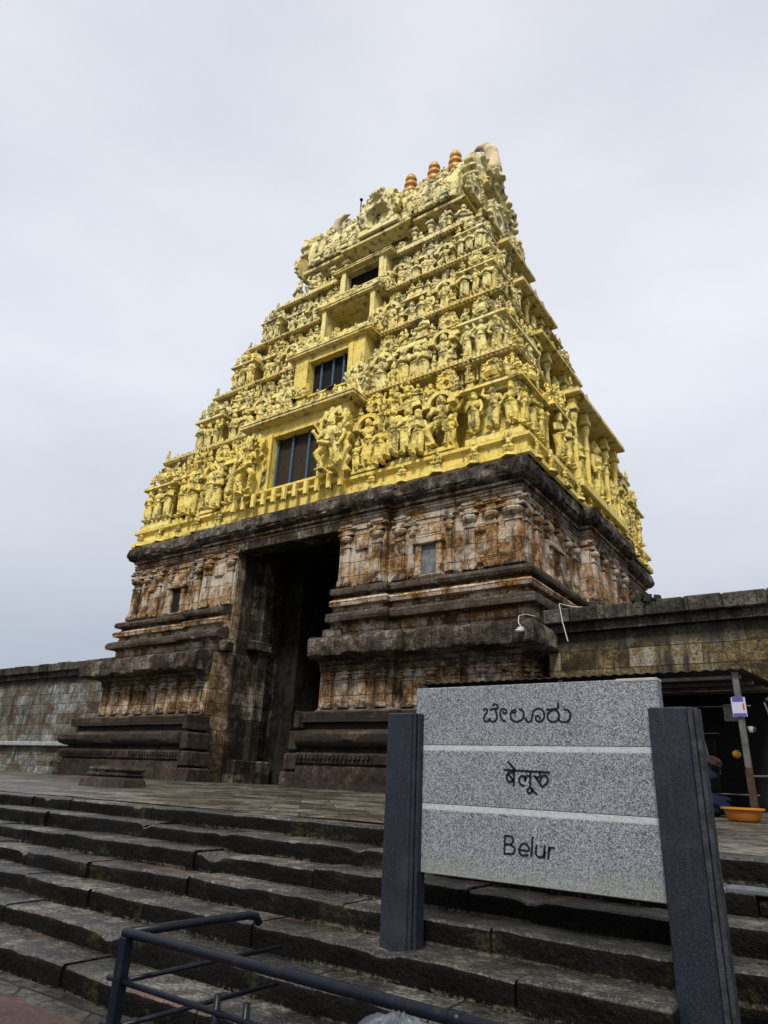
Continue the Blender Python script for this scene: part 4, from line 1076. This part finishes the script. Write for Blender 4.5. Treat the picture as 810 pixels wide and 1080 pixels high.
# block and carved round stone on the platform
b = MB(); b.rbox(-29.35, -28.35, 16.55, 17.1, .1, .72, .06); tag(b.build('stone_block', M['wallL']), 'rough grey stone block at the foot of the tower plinth', 'stone block')
def carved_base():
    root = thing('carved_stone_base', 'dark moulded stone pedestal fragment lying on the temple platform', 'stone pedestal', (-15.2, 10.6, .07))
    b = MB(); b.lathe((0,0,0), [(.92,0),(.88,.14),(.84,.16),(.80,.20)], 8, 1, .8, math.pi/8); b.build('lower_course', M['plinth'], root)
    b = MB(); b.lathe((.02,.02,.201), [(.76,0),(.80,.05),(.76,.10),(.66,.12)], 8, 1, .8, math.pi/8); b.build('middle_course', M['coping'], root)
    b = MB(); b.lathe((.05,.03,.322), [(.74,0),(.78,.05),(.75,.10),(.62,.13),(.3,.15)], 8, 1, .8, math.pi/8); b.build('upper_course', M['plinth'], root)
carved_base()

# ------------------------------------------------------------------ stall under the right wall
def stall():
    root = thing('market_stall', 'dim open stall with corrugated tin roof and thin iron posts below the wall', 'stall', (-4.6, 15.5, 0))
    mv = Matrix.Translation((4.6, -15.5, 0))
    tin = plain('rusty_tin', (.022,.020,.018), .55, .3, .5, 3)
    b = MB(); vs = []; fs = []; n = 130
    for i in range(n+1):
        x = -8.2+6.55*i/n; w = .014*math.sin(i*1.6)
        for (y, z) in ((13.0, 2.50), (18.9, 2.98)):
            vs += [(x, y, z+w), (x, y, z+w-.012)]
    for i in range(n):
        a = i*4; c = a+4
        fs += [(a, a+2, c+2, c), (a+1, c+1, c+3, a+3), (a, c, c+1, a+1)]
    b.add(vs, fs); b.xf(mv).build('tin_roof', tin, root)
    iron = plain('grey_iron', (.10,.095,.09), .5, .4, .4, 6); rust = plain('rust_iron', (.05,.032,.022), .7, .2, .5, 9)
    for (x, y) in ((-1.78, 13.15), (-4.9, 13.15), (-8.0, 13.15)):
        b = MB(); b.rbox(x-.05, x+.05, y-.05, y+.05, .9, 2.47, .01); b.xf(mv).build('post', iron, root)
        b = MB(); b.rbox(x-.055, x+.055, y-.055, y+.055, .05, .9, .01); b.xf(mv).build('post_foot', rust, root)
    for y, z in ((13.2, 2.42), (14.8, 2.54), (16.4, 2.67), (18.0, 2.80)):
        b = MB(); b.rbox(-8.1, -1.7, y-.03, y+.03, z-.07, z, .01); b.xf(mv).build('purlin', iron, root)
    dk = plain('shade_black_board', (.010,.010,.010), .9, 0, .4, 4)  # near-black boards added so the stall's shade is in their colour
    b = MB(); b.box(-8.1, -1.2, 18.4, 18.45, .1, 2.85); b.xf(mv).build('shade_back_board', dk, root)
    b = MB(); b.box(-8.15, -8.1, 13.3, 18.4, .1, 2.6); b.xf(mv).build('shade_side_board', dk, root)
    b = MB(); b.box(-8.1, -2.6, 15.2, 15.25, .1, 1.5); b.xf(mv).build('front_counter', dk, root)
    for (pts, r) in (([(-3.6,13.9,1.98),(-1.7,13.9,1.98)], .012), ([(-2.75,13.9,1.98),(-2.70,13.9,1.25)], .014), ([(-2.62,13.95,1.98),(-2.5,13.95,.95)], .014), ([(-3.0,14,1.52),(-2.3,14,1.52)], .011), ([(-3.4,13.9,.83),(-2.35,13.9,.83)], .013), ([(-2.35,13.9,.83),(-2.35,13.9,.94)], .013), ([(-3.4,14.1,.5),(-1.8,14.1,.5)], .012), ([(-1.45,13.6,2.0),(-1.35,13.6,1.55)], .018), ([(-1.78,13.15,.78),(-1.0,13.15,.80)], .015)):
        b = MB(); b.tube(pts, r, 6); b.xf(mv).build('hanging_rod', iron, root)
    return root
stall()
# things kept in the stall
t = thing('plastic_basin', 'orange plastic wash basin standing at the foot of the stall post', 'basin', (-1.88, 12.6, .11))
b = MB(); b.lathe((0,0,0), [(.20,0),(.23,.02),(.27,.15),(.305,.165),(.305,.185),(.275,.19),(.26,.175),(.21,.03),(.0,.025)], 24, 1.0, .72)
b.build('tub', plain('orange_plastic', (.36,.125,.012), .4, 0, .15, 3), t, angle=R(40))
b = MB(); b.lathe((0,0,0), [(.306,.162),(.318,.166),(.318,.190),(.306,.194)], 24, 1.0, .72); b.build('rim', plain('orange_plastic_rim', (.42,.15,.015), .4, 0, .1, 3), t)
t = thing('paper_notice', 'small white and violet paper notice tied to the stall post', 'notice', (-1.78, 13.08, 1.88))
b = MB(); b.rbox(-.11, .11, -.012, 0, -.17, .15, .004); b.build('sheet', plain('white_paper', (.40,.40,.48), .7, 0, .06, 3), t)
vi = plain('violet_ink', (.08,.075,.22), .7)
b = MB(); b.box(-.09, .08, -.016, -.0125, .08, .17); b.build('printed_head', vi, t)
b = MB(); b.box(-.10, .10, -.016, -.0125, -.17, -.11); b.build('printed_foot', vi, t)
b = MB(); b.box(.06, .085, -.016, -.0125, -.06, .05); b.build('printed_mark', plain('red_ink', (.4,.06,.05), .7), t)
b = MB(); b.rbox(-2.16, -1.90, 13.9, 13.95, 1.72, 2.02, .01)
tag(b.build('striped_card', plain('grey_card', (.12,.12,.11), .8, 0, .6, 22)), 'grey card hanging behind the paper notice in the stall', 'card')
def lump(name, c, r, mat, label, cat, seed, par=None):
    def f(X, Y, Z):
        d = sd_ell(X, Y, Z, c, r)
        return d + .05*min(r)*(np.sin(X*14/r[0]*.5+seed+2*np.sin(Z*7/r[2]*.5))+.8*np.sin((X*.6+Z)*17/r[2]*.4+seed*2))*(1 if min(r) > .1 else .1)
    p, q = nets(f, tuple(c[i]-r[i]*1.3 for i in range(3)), tuple(c[i]+r[i]*1.3 for i in range(3)), min(r)/11)
    return tag(obj(name, np_mesh(name, p, q, mat), par), label, cat)
lump('cloth_bundle', (-2.75, 13.7, .80), (.36, .3, .28), plain('navy_cloth', (.006,.010,.026), .9, 0, .3, 6), 'navy blue cloth bundle heaped on the stall shelf', 'cloth bundle', 1.0)
lump('cloth_bundle', (-2.62, 13.75, .32), (.42, .3, .20), plain('dark_blue_cloth', (.004,.008,.022), .9, 0, .3, 6), 'darker blue cloth bundle on the stall floor behind the basin', 'cloth bundle', 2.0)
lump('sack', (-2.42, 13.75, 1.0), (.15, .16, .12), plain('brown_sack', (.030,.018,.014), .9, 0, .3, 9), 'brown sack lying beside the navy bundle in the stall', 'sack', 3.0)
lump('ball', (-1.99, 13.55, 1.14), (.07, .07, .07), plain('yellow_rubber', (.28,.13,.012), .6, 0, .4, 12), 'small yellow ball hanging inside the dim stall', 'ball', 0.3)
b = MB(); b.lathe((-1.72,13.6,1.50), [(.030,0),(.034,.005),(.048,.10),(.044,.10),(.030,.012)], 14); b.tube([(-1.672,13.6,1.58),(-1.64,13.6,1.57),(-1.645,13.6,1.53),(-1.678,13.6,1.525)], .006, 6)
tag(b.build('cup', plain('white_cup', (.22,.22,.21), .5), smooth=True), 'small white cup hung beside the stall post', 'cup')
lump('leaf_wreath', (-1.28, 13.7, 2.05), (.16, .08, .06), plain('green_leaf', (.03,.10,.035), .6, 0, .4, 20), 'green leaf garland tied beside the stall post', 'garland', 5.0)

# ------------------------------------------------------------------ flood lamp and white pipe on the tower corner
t = thing('flood_lamp', 'small white flood lamp fixed on the lower cornice corner of the tower', 'lamp', (-7.42, 17.12, 4.5))
wm = plain('white_enamel', (.42,.41,.37), .5, 0, .12, 6)
b = MB(); b.rbox(-.08, .09, -.13, .02, -.08, .05, .02); b.lathe((-.02,-.15,-.05), [(.07,-.06),(.10,-.02),(.08,.02)], 10); b.build('lamp_head', wm, t)
b = MB(); b.tube([(0,-.05,.06),(-.08,-.02,.2),(-.09,.05,.40)], .014, 6); b.tube([(-.09,.05,.40),(.12,.1,.43),(.35,.15,.36)], .010, 6); b.build('bracket', wm, t)
b = MB(); b.tube([(-6.75, 18.3, 5.42), (-6.66, 18.25, 4.85), (-6.52, 18.2, 4.30)], .015, 7)
tag(b.build('drain_pipe', wm), 'thin white pipe leaning where the tower meets the stained wall', 'pipe')
b = MB(); b.tube([(-6.75, 18.32, 5.43), (-6.6, 18.45, 5.39), (-6.35, 18.60, 5.35), (-6.2, 18.66, 5.35)], .014, 6)
tag(b.build('white_cable', wm), 'short white cable lying on the coping where wall meets tower', 'cable')

# ------------------------------------------------------------------ name sign
def granite_mats():
    t = NT('speckled_granite'); P, N = t.geo()
    v = t.nd('ShaderNodeTexVoronoi'); t.put(v.inputs['Vector'], P); v.inputs['Scale'].default_value = 165
    n1 = t.noise(P, 118, 3, .6); n2 = t.noise(P, 320, 2, .5); n3 = t.noise(P, 2.5, 4, .6)
    cell = t.sep(v.outputs['Color'])[0]
    q = t.math('ADD', t.math('MULTIPLY', n1, .75), t.math('MULTIPLY', cell, .42))
    q = t.math('ADD', q, t.math('MULTIPLY', t.math('SUBTRACT', n2, .5), .35))
    q = t.math('ADD', q, t.math('MULTIPLY', t.math('SUBTRACT', n3, .5), .16))
    c = t.ramp(q, [(.36, (.026,.029,.033)), (.47, (.090,.100,.110)), (.58, (.155,.172,.186)), (.78, (.31,.34,.36))])
    z = t.sep(P)[2]
    g = t.ramp(t.math('ADD', t.math('MULTIPLY', z, 2.2), t.math('MULTIPLY', n3, .9)), [(.0, .55), (.42, 0.0)])
    c = t.mix(g, c, (.22,.215,.17))
    t.col(c); t.set(Roughness=.42); t.bump(n1, .12, .003)
    a = t.m
    t = NT('rough_pale_granite'); P, N = t.geo(); n = t.noise(P, 120, 3, .6)
    t.col(t.ramp(n, [(.3, (.22,.23,.235)), (.6, (.44,.46,.47))])); t.set(Roughness=.7); b = t.m
    t = NT('black_granite'); P, N = t.geo()
    n = t.noise(P, 210, 3, .7); m = t.noise(P, 5, 6, .65); k = t.noise(t.mapv(P, (5, 5, .8)), 3, 5, .6)
    c = t.ramp(n, [(.38, (.004,.0055,.009)), (.57, (.011,.0145,.022)), (.68, (.09,.105,.135))])
    c = t.mix(t.math('MULTIPLY', t.ramp(m, [(.52, 0.0), (.70, 1.0)]), .45), c, (.030,.037,.046))
    c = t.mix(t.math('MULTIPLY', t.ramp(k, [(.58, 0.0), (.70, 1.0)]), .5), c, (.03,.04,.04))
    t.col(c); t.put(t.b.inputs['Roughness'], t.ramp(m, [(.35, .32), (.65, .55)])); t.b.inputs['Specular IOR Level'].default_value = .3; t.bump(n, .15, .003); d = t.m
    return a, b, d
GR, GRP, GRB = granite_mats()
GREDGE = plain('sawn_granite_edge', (.030,.032,.036), .7, 0, .6, 14, .5)
def ribbon(strokes, r, y, depth):
    # engraved strokes: smooth poly-ribbons with round ends
    b = MB()
    for st in strokes:
        P = [Vector((x, z)) for x, z in st]
        if len(P) > 2:
            Q = []
            for i in range(len(P)-1):
                p0 = P[max(i-1, 0)]; p1 = P[i]; p2 = P[i+1]; p3 = P[min(i+2, len(P)-1)]
                for k in range(5):
                    t = k/5
                    Q.append(.5*((2*p1)+(p2-p0)*t+(2*p0-5*p1+4*p2-p3)*t*t+(3*p1-p0-3*p2+p3)*t**3))
            Q.append(P[-1]); P = Q
        vs = []; fs = []; n = len(P)
        for i, p in enumerate(P):
            d = (P[min(i+1, n-1)]-P[max(i-1, 0)]).normalized(); m = Vector((-d.y, d.x))*r
            a, c = p+m, p-m
            vs += [(a.x, y, a.y), (c.x, y, c.y), (a.x, y+depth, a.y), (c.x, y+depth, c.y)]
        for i in range(n-1):
            o = i*4; q = o+4
            fs += [(o, o+1, q+1, q), (o, q, q+2, o+2), (o+1, o+3, q+3, q+1)]
        b.add(vs, fs)
        for p in (P[0], P[-1]):
            vs = [(p.x+r*math.cos(2*math.pi*k/10), y+.00007, p.y+r*math.sin(2*math.pi*k/10)) for k in range(10)]
            b.add(vs, [tuple(range(10))])
    return b
KANNADA= [[(-2.411, 0.9612), (-2.3999, 0.9715), (-2.3848, 0.9664), (-2.3851, 0.9456), (-2.4028, 0.9223), (-2.4119, 0.897), (-2.3991, 0.88), (-2.3754, 0.8797), (-2.3633, 0.8983), (-2.3539, 0.8813), (-2.3326, 0.8774), (-2.3112, 0.8864), (-2.3022, 0.9114), (-2.3058, 0.9395), (-2.315, 0.9584)], [(-2.3546, 0.962), (-2.3309, 0.9691), (-2.3041, 0.9704), (-2.2932, 0.9815), (-2.3003, 0.9986), (-2.3194, 1.0038), (-2.3347, 0.9937)], [(-2.2485, 0.9487), (-2.2467, 0.9366), (-2.2299, 0.9373), (-2.2233, 0.9501), (-2.2334, 0.9634), (-2.2543, 0.9675), (-2.2715, 0.9548), (-2.2731, 0.9324), (-2.2685, 0.9063), (-2.2532, 0.8858), (-2.2336, 0.8763)], [(-2.1648, 0.9564), (-2.1544, 0.9599), (-2.1475, 0.9506), (-2.155, 0.9396), (-2.1695, 0.9399), (-2.1753, 0.9529), (-2.1838, 0.9438), (-2.1917, 0.9237), (-2.1853, 0.8941), (-2.1672, 0.8793), (-2.1397, 0.8744), (-2.1088, 0.8841), (-2.0878, 0.9038), (-2.0857, 0.9357), (-2.0992, 0.9551), (-2.1193, 0.9629)], [(-2.073, 0.8963), (-2.0655, 0.88), (-2.0488, 0.8717), (-2.0284, 0.8831), (-2.0202, 0.9119), (-2.0109, 0.9434), (-1.9902, 0.9594), (-1.9603, 0.9624), (-1.9364, 0.9484), (-1.927, 0.9195), (-1.9341, 0.8927), (-1.9545, 0.8751), (-1.9743, 0.8736), (-1.9915, 0.8845), (-1.9927, 0.9025), (-1.9804, 0.9131), (-1.9668, 0.9066), (-1.9615, 0.8949)], [(-1.9065, 0.9568), (-1.8725, 0.957), (-1.8356, 0.9598), (-1.8185, 0.9746), (-1.8202, 0.9961)], [(-1.8612, 0.9505), (-1.888, 0.9385), (-1.904, 0.9102), (-1.8957, 0.8834), (-1.8722, 0.8707), (-1.8432, 0.8739), (-1.8231, 0.8913), (-1.8169, 0.9177), (-1.8252, 0.94), (-1.8456, 0.9538)], [(-1.8231, 0.8913), (-1.8099, 0.8736), (-1.7818, 0.868), (-1.7532, 0.8747), (-1.7349, 0.8989), (-1.7358, 0.9296), (-1.7533, 0.9502), (-1.7738, 0.955)]]
DEVANAGARI= [[(-2.2521, 0.5393), (-1.9101, 0.531)], [(-2.2188, 0.5937), (-2.1726, 0.5458)], [(-2.1726, 0.5439), (-2.1818, 0.4358)], [(-2.1778, 0.5185), (-2.2046, 0.5241), (-2.2309, 0.5063), (-2.233, 0.481), (-2.2174, 0.4614), (-2.1955, 0.4634), (-2.1791, 0.4765)], [(-2.2196, 0.5129), (-2.1845, 0.4681)], [(-2.0495, 0.5321), (-2.0551, 0.4283)], [(-2.091, 0.4701), (-2.0917, 0.4874), (-2.1006, 0.4989), (-2.1184, 0.5002), (-2.134, 0.4873), (-2.1375, 0.4685), (-2.1275, 0.4471), (-2.1028, 0.4376)], [(-2.0907, 0.4763), (-2.0865, 0.495), (-2.0719, 0.5042), (-2.0522, 0.501)], [(-2.0551, 0.4283), (-2.0717, 0.4185), (-2.076, 0.4), (-2.0637, 0.3907), (-2.0465, 0.3994), (-2.0402, 0.4167), (-2.0509, 0.4273)], [(-2.0445, 0.4135), (-2.0101, 0.3876)], [(-1.9793, 0.5316), (-1.9789, 0.5094), (-1.9984, 0.4947), (-2.019, 0.5033)], [(-2.0156, 0.5003), (-1.963, 0.4349)], [(-1.982, 0.4707), (-1.9669, 0.4988), (-1.949, 0.5103), (-1.9288, 0.5018), (-1.9224, 0.4789), (-1.9344, 0.4572), (-1.9501, 0.4463)]]
LATIN= [[(-2.2574, 0.105), (-2.2652, -0.0072)], [(-2.2574, 0.105), (-2.2117, 0.1043), (-2.1956, 0.0836), (-2.2131, 0.0564), (-2.2588, 0.0508)], [(-2.218, 0.054), (-2.1854, 0.031), (-2.2007, -0.0018), (-2.2652, -0.0072)], [(-2.1479, 0.0262), (-2.0852, 0.0255), (-2.0886, 0.0564), (-2.116, 0.068), (-2.1424, 0.0502), (-2.1529, 0.0179), (-2.1328, -0.0077), (-2.0908, -0.0002)], [(-2.0517, 0.1102), (-2.0634, -0.0055)], [(-2.0239, 0.0635), (-2.0307, 0.0127), (-2.0089, -0.0084), (-1.9792, 0.0018), (-1.9664, 0.0335)], [(-1.965, 0.0624), (-1.9729, -0.0091)], [(-1.9337, 0.0592), (-1.944, -0.0103)], [(-1.9396, 0.0319), (-1.9205, 0.0564), (-1.8983, 0.0563)]]

def sign():
    root = thing('name_sign', 'grey speckled granite name slab held between two dark stone posts', 'sign', (-2.09, 4.8, -.68))
    mv = Matrix.Translation((2.09, -4.8, .68))
    yf = 4.80
    b = MB()
    # slab in three courses with shallow rough bands between
    for (z0, z1) in ((.706, 1.145), (.284, .668), (-.19, .244)):
        b.rbox(-3.02, -1.125, yf, yf+.11, z0, z1, .005)
    b.xf(mv).build('granite_panel', GR, root)
    b = MB(); b.box(-3.018, -1.128, yf+.003, yf+.108, .668, .706); b.box(-3.018, -1.128, yf+.003, yf+.108, .244, .284); b.xf(mv).build('rough_band', GRP, root)
    ink = plain('engraved_black', (.012,.013,.016), .7, 0, .1)
    for st, r in ((KANNADA, .0082), (DEVANAGARI, .0088), (LATIN, .0078)):
        ribbon(st, r, yf-.0012, .0008).xf(mv).build('lettering', ink, root)
    for (x0, x1, lab) in ((-3.245, -2.945, None), (-1.185, -.885, None)):
        b = MB(); y0, y1 = 4.72, 4.86
        b.rbox(x0, x0+.235, y0, y1, -.82, .948, .010)
        post = b.xf(mv).build('post', GRB, root)
        b = MB(); b.rbox(x0+.238, x0+.270, y0+.010, y1, -.82, .945, .004); b.rbox(x0+.273, x1, y0+.022, y1, -.82, .941, .006)
        b.xf(mv).build('grooved_edge', GRB if x0 < -3 else GREDGE, post)
    # little broken corner filled with paler mortar
    b = MB(); b.rbox(-1.40, -1.122, yf-.003, yf+.113, 1.128, 1.150, .004); b.xf(mv).build('mortar_patch', plain('old_mortar', (.36,.34,.29), .85, 0, .3, 20), root)
sign()

# ------------------------------------------------------------------ railing and plastic bag
def railing():
    t = NT('black_blue_paint'); P, N = t.geo(); n = t.noise(P, 16, 5, .65); m = t.noise(P, 3, 4, .6)
    t.col(t.mix(t.ramp(n, [(.55, 0.0), (.72, .6)]), t.mix(m, (.0035,.0045,.007), (.006,.010,.018)), (.025,.025,.026)))
    t.set(Roughness=.36, Metallic=.0); t.b.inputs['Specular IOR Level'].default_value = .17; t.bump(n, .25, .004); mat = t.m
    root = thing('pipe_railing', 'low black painted pipe railing with an open end before the steps', 'railing', (-3.3, 2.54, -1.19))
    mv = Matrix.Translation((3.3, -2.54, 1.19)); rr = .024
    y = 2.54; zt = -.35
    b = MB(); b.tube([(-3.315, y, zt), (-2.2, y, zt), (-1.2, y-.02, zt), (0.9, y-.04, zt)], rr, 14); b.xf(mv).build('top_rail', mat, root, smooth=True)
    b = MB(); b.tube([(-3.30, y, zt), (-3.27, 3.0, zt), (-3.24, 3.34, zt), (-3.235, 3.40, zt-.012), (-3.235, 3.43, zt-.05)], rr*.95, 14); b.xf(mv).build('top_rail', mat, root, smooth=True)
    b = MB(); b.tube([(-1.42, y-.016, zt), (-1.36, y-.016, zt)], rr*1.18, 14); b.xf(mv).build('joint_collar', mat, root, smooth=True)
    for (x, yy) in ((-3.295, y), (-1.40, y-.016), (.8, y-.04)):
        b = MB(); b.rbox(x-.027, x+.027, yy-.027, yy+.027, -1.20, zt-.015, .004); b.xf(mv).build('post', mat, root)
    for z in (-.555, -.745):
        b = MB(); b.tube([(-3.39, y, z), (.9, y-.03, z)], .0135, 10); b.xf(mv).build('lower_rail', mat, root, smooth=True)
        b = MB(); b.tube([(-3.285, y-.02, z), (-3.25, 3.66, z)], .0125, 10); b.xf(mv).build('lower_rail', mat, root, smooth=True)
    for x in (-2.60, -2.42):
        b = MB(); b.tube([(x, y, -.49), (x, y, -.80)], .016, 10); b.xf(mv).build('stub_bar', mat, root, smooth=True)
railing()
def bag():
    t = NT('clear_plastic'); P, N = t.geo()
    t.col((.30,.34,.40)); t.set(Roughness=.2); t.b.inputs['IOR'].default_value = 1.4
    t.b.inputs['Alpha'].default_value = .10
    c = (-1.53, 2.36, -.525)
    def f(X, Y, Z):
        th = np.arctan2(Y-c[1], X-c[0]); 
        d = sd_ell(X, Y, Z, c, (.215, .16, .185))
        return d + .014*np.sin(th*9+(Z-c[2])*9+2*np.sin((Z-c[2])*17)) + .006*np.sin(th*21+2+(Z-c[2])*14)
    p, q = nets(f, (c[0]-.26, c[1]-.2, c[2]-.22), (c[0]+.26, c[1]+.2, c[2]+.22), .012)
    o = obj('plastic_bag', np_mesh('plastic_bag', p, q, t.m))
    tag(o, 'crumpled clear plastic bag hanging just below the black railing', 'plastic bag')
    so = o.modifiers.new('shell', 'SOLIDIFY'); so.thickness = .003
bag()

# ------------------------------------------------------------------ pigeons
def pigeon_mesh():
    L = [('c',(0,.02,.10),(0,-.09,.15),.065,.050),('c',(0,-.10,.17),(0,-.135,.225),.034,.032),('e',(0,-.15,.24),(.032,.042,.034)),('c',(0,-.18,.235),(0,-.21,.228),.010,.004),
         ('c',(0,.06,.10),(0,.24,.055),.040,.014),('e',(.055,.03,.12),(.022,.12,.05)),('e',(-.055,.03,.12),(.022,.12,.05)),('c',(.025,-.02,.06),(.025,-.03,.0),.010,.008),('c',(-.025,-.02,.06),(-.025,-.03,.0),.010,.008)]
    return sculpt('pigeon_shape', L, (-.1,-.24,-.01), (.1,.28,.3), .013, plain('slate_feathers', (.022,.023,.028), .6, 0, .4, 30), .012, 0)
PM = pigeon_mesh()
for (x, y, z, r, lab) in (
    (-16.9, 18.42, 11.62, 40, 'dark pigeon on the sill at the right foot of the big barred opening'),
    (-17.9, 17.98, 15.36, 200, 'dark pigeon on the lowest bay eave below the seated figure'),
    (-15.9, 17.98, 15.36, 90, 'dark pigeon near the far end of the lowest bay eave'),
    (-13.4, 18.45, 11.38, 100, 'dark pigeon among the statues beside the big barred opening'),
    (-24.6, 18.45, 11.38, 160, 'dark pigeon by the statue feet on the far wing of the lowest storey'),
    (-11.2, 18.42, 11.38, 70, 'dark pigeon by the statue feet close to the near corner shrine'),
    (-20.3, 17.98, 15.36, 240, 'dark pigeon at the far end of the lowest bay eave')):
    tag(obj('pigeon', PM, None, (x, y, z), R(r), 1.25), lab, 'pigeon', 'pigeons perched on the gate tower')
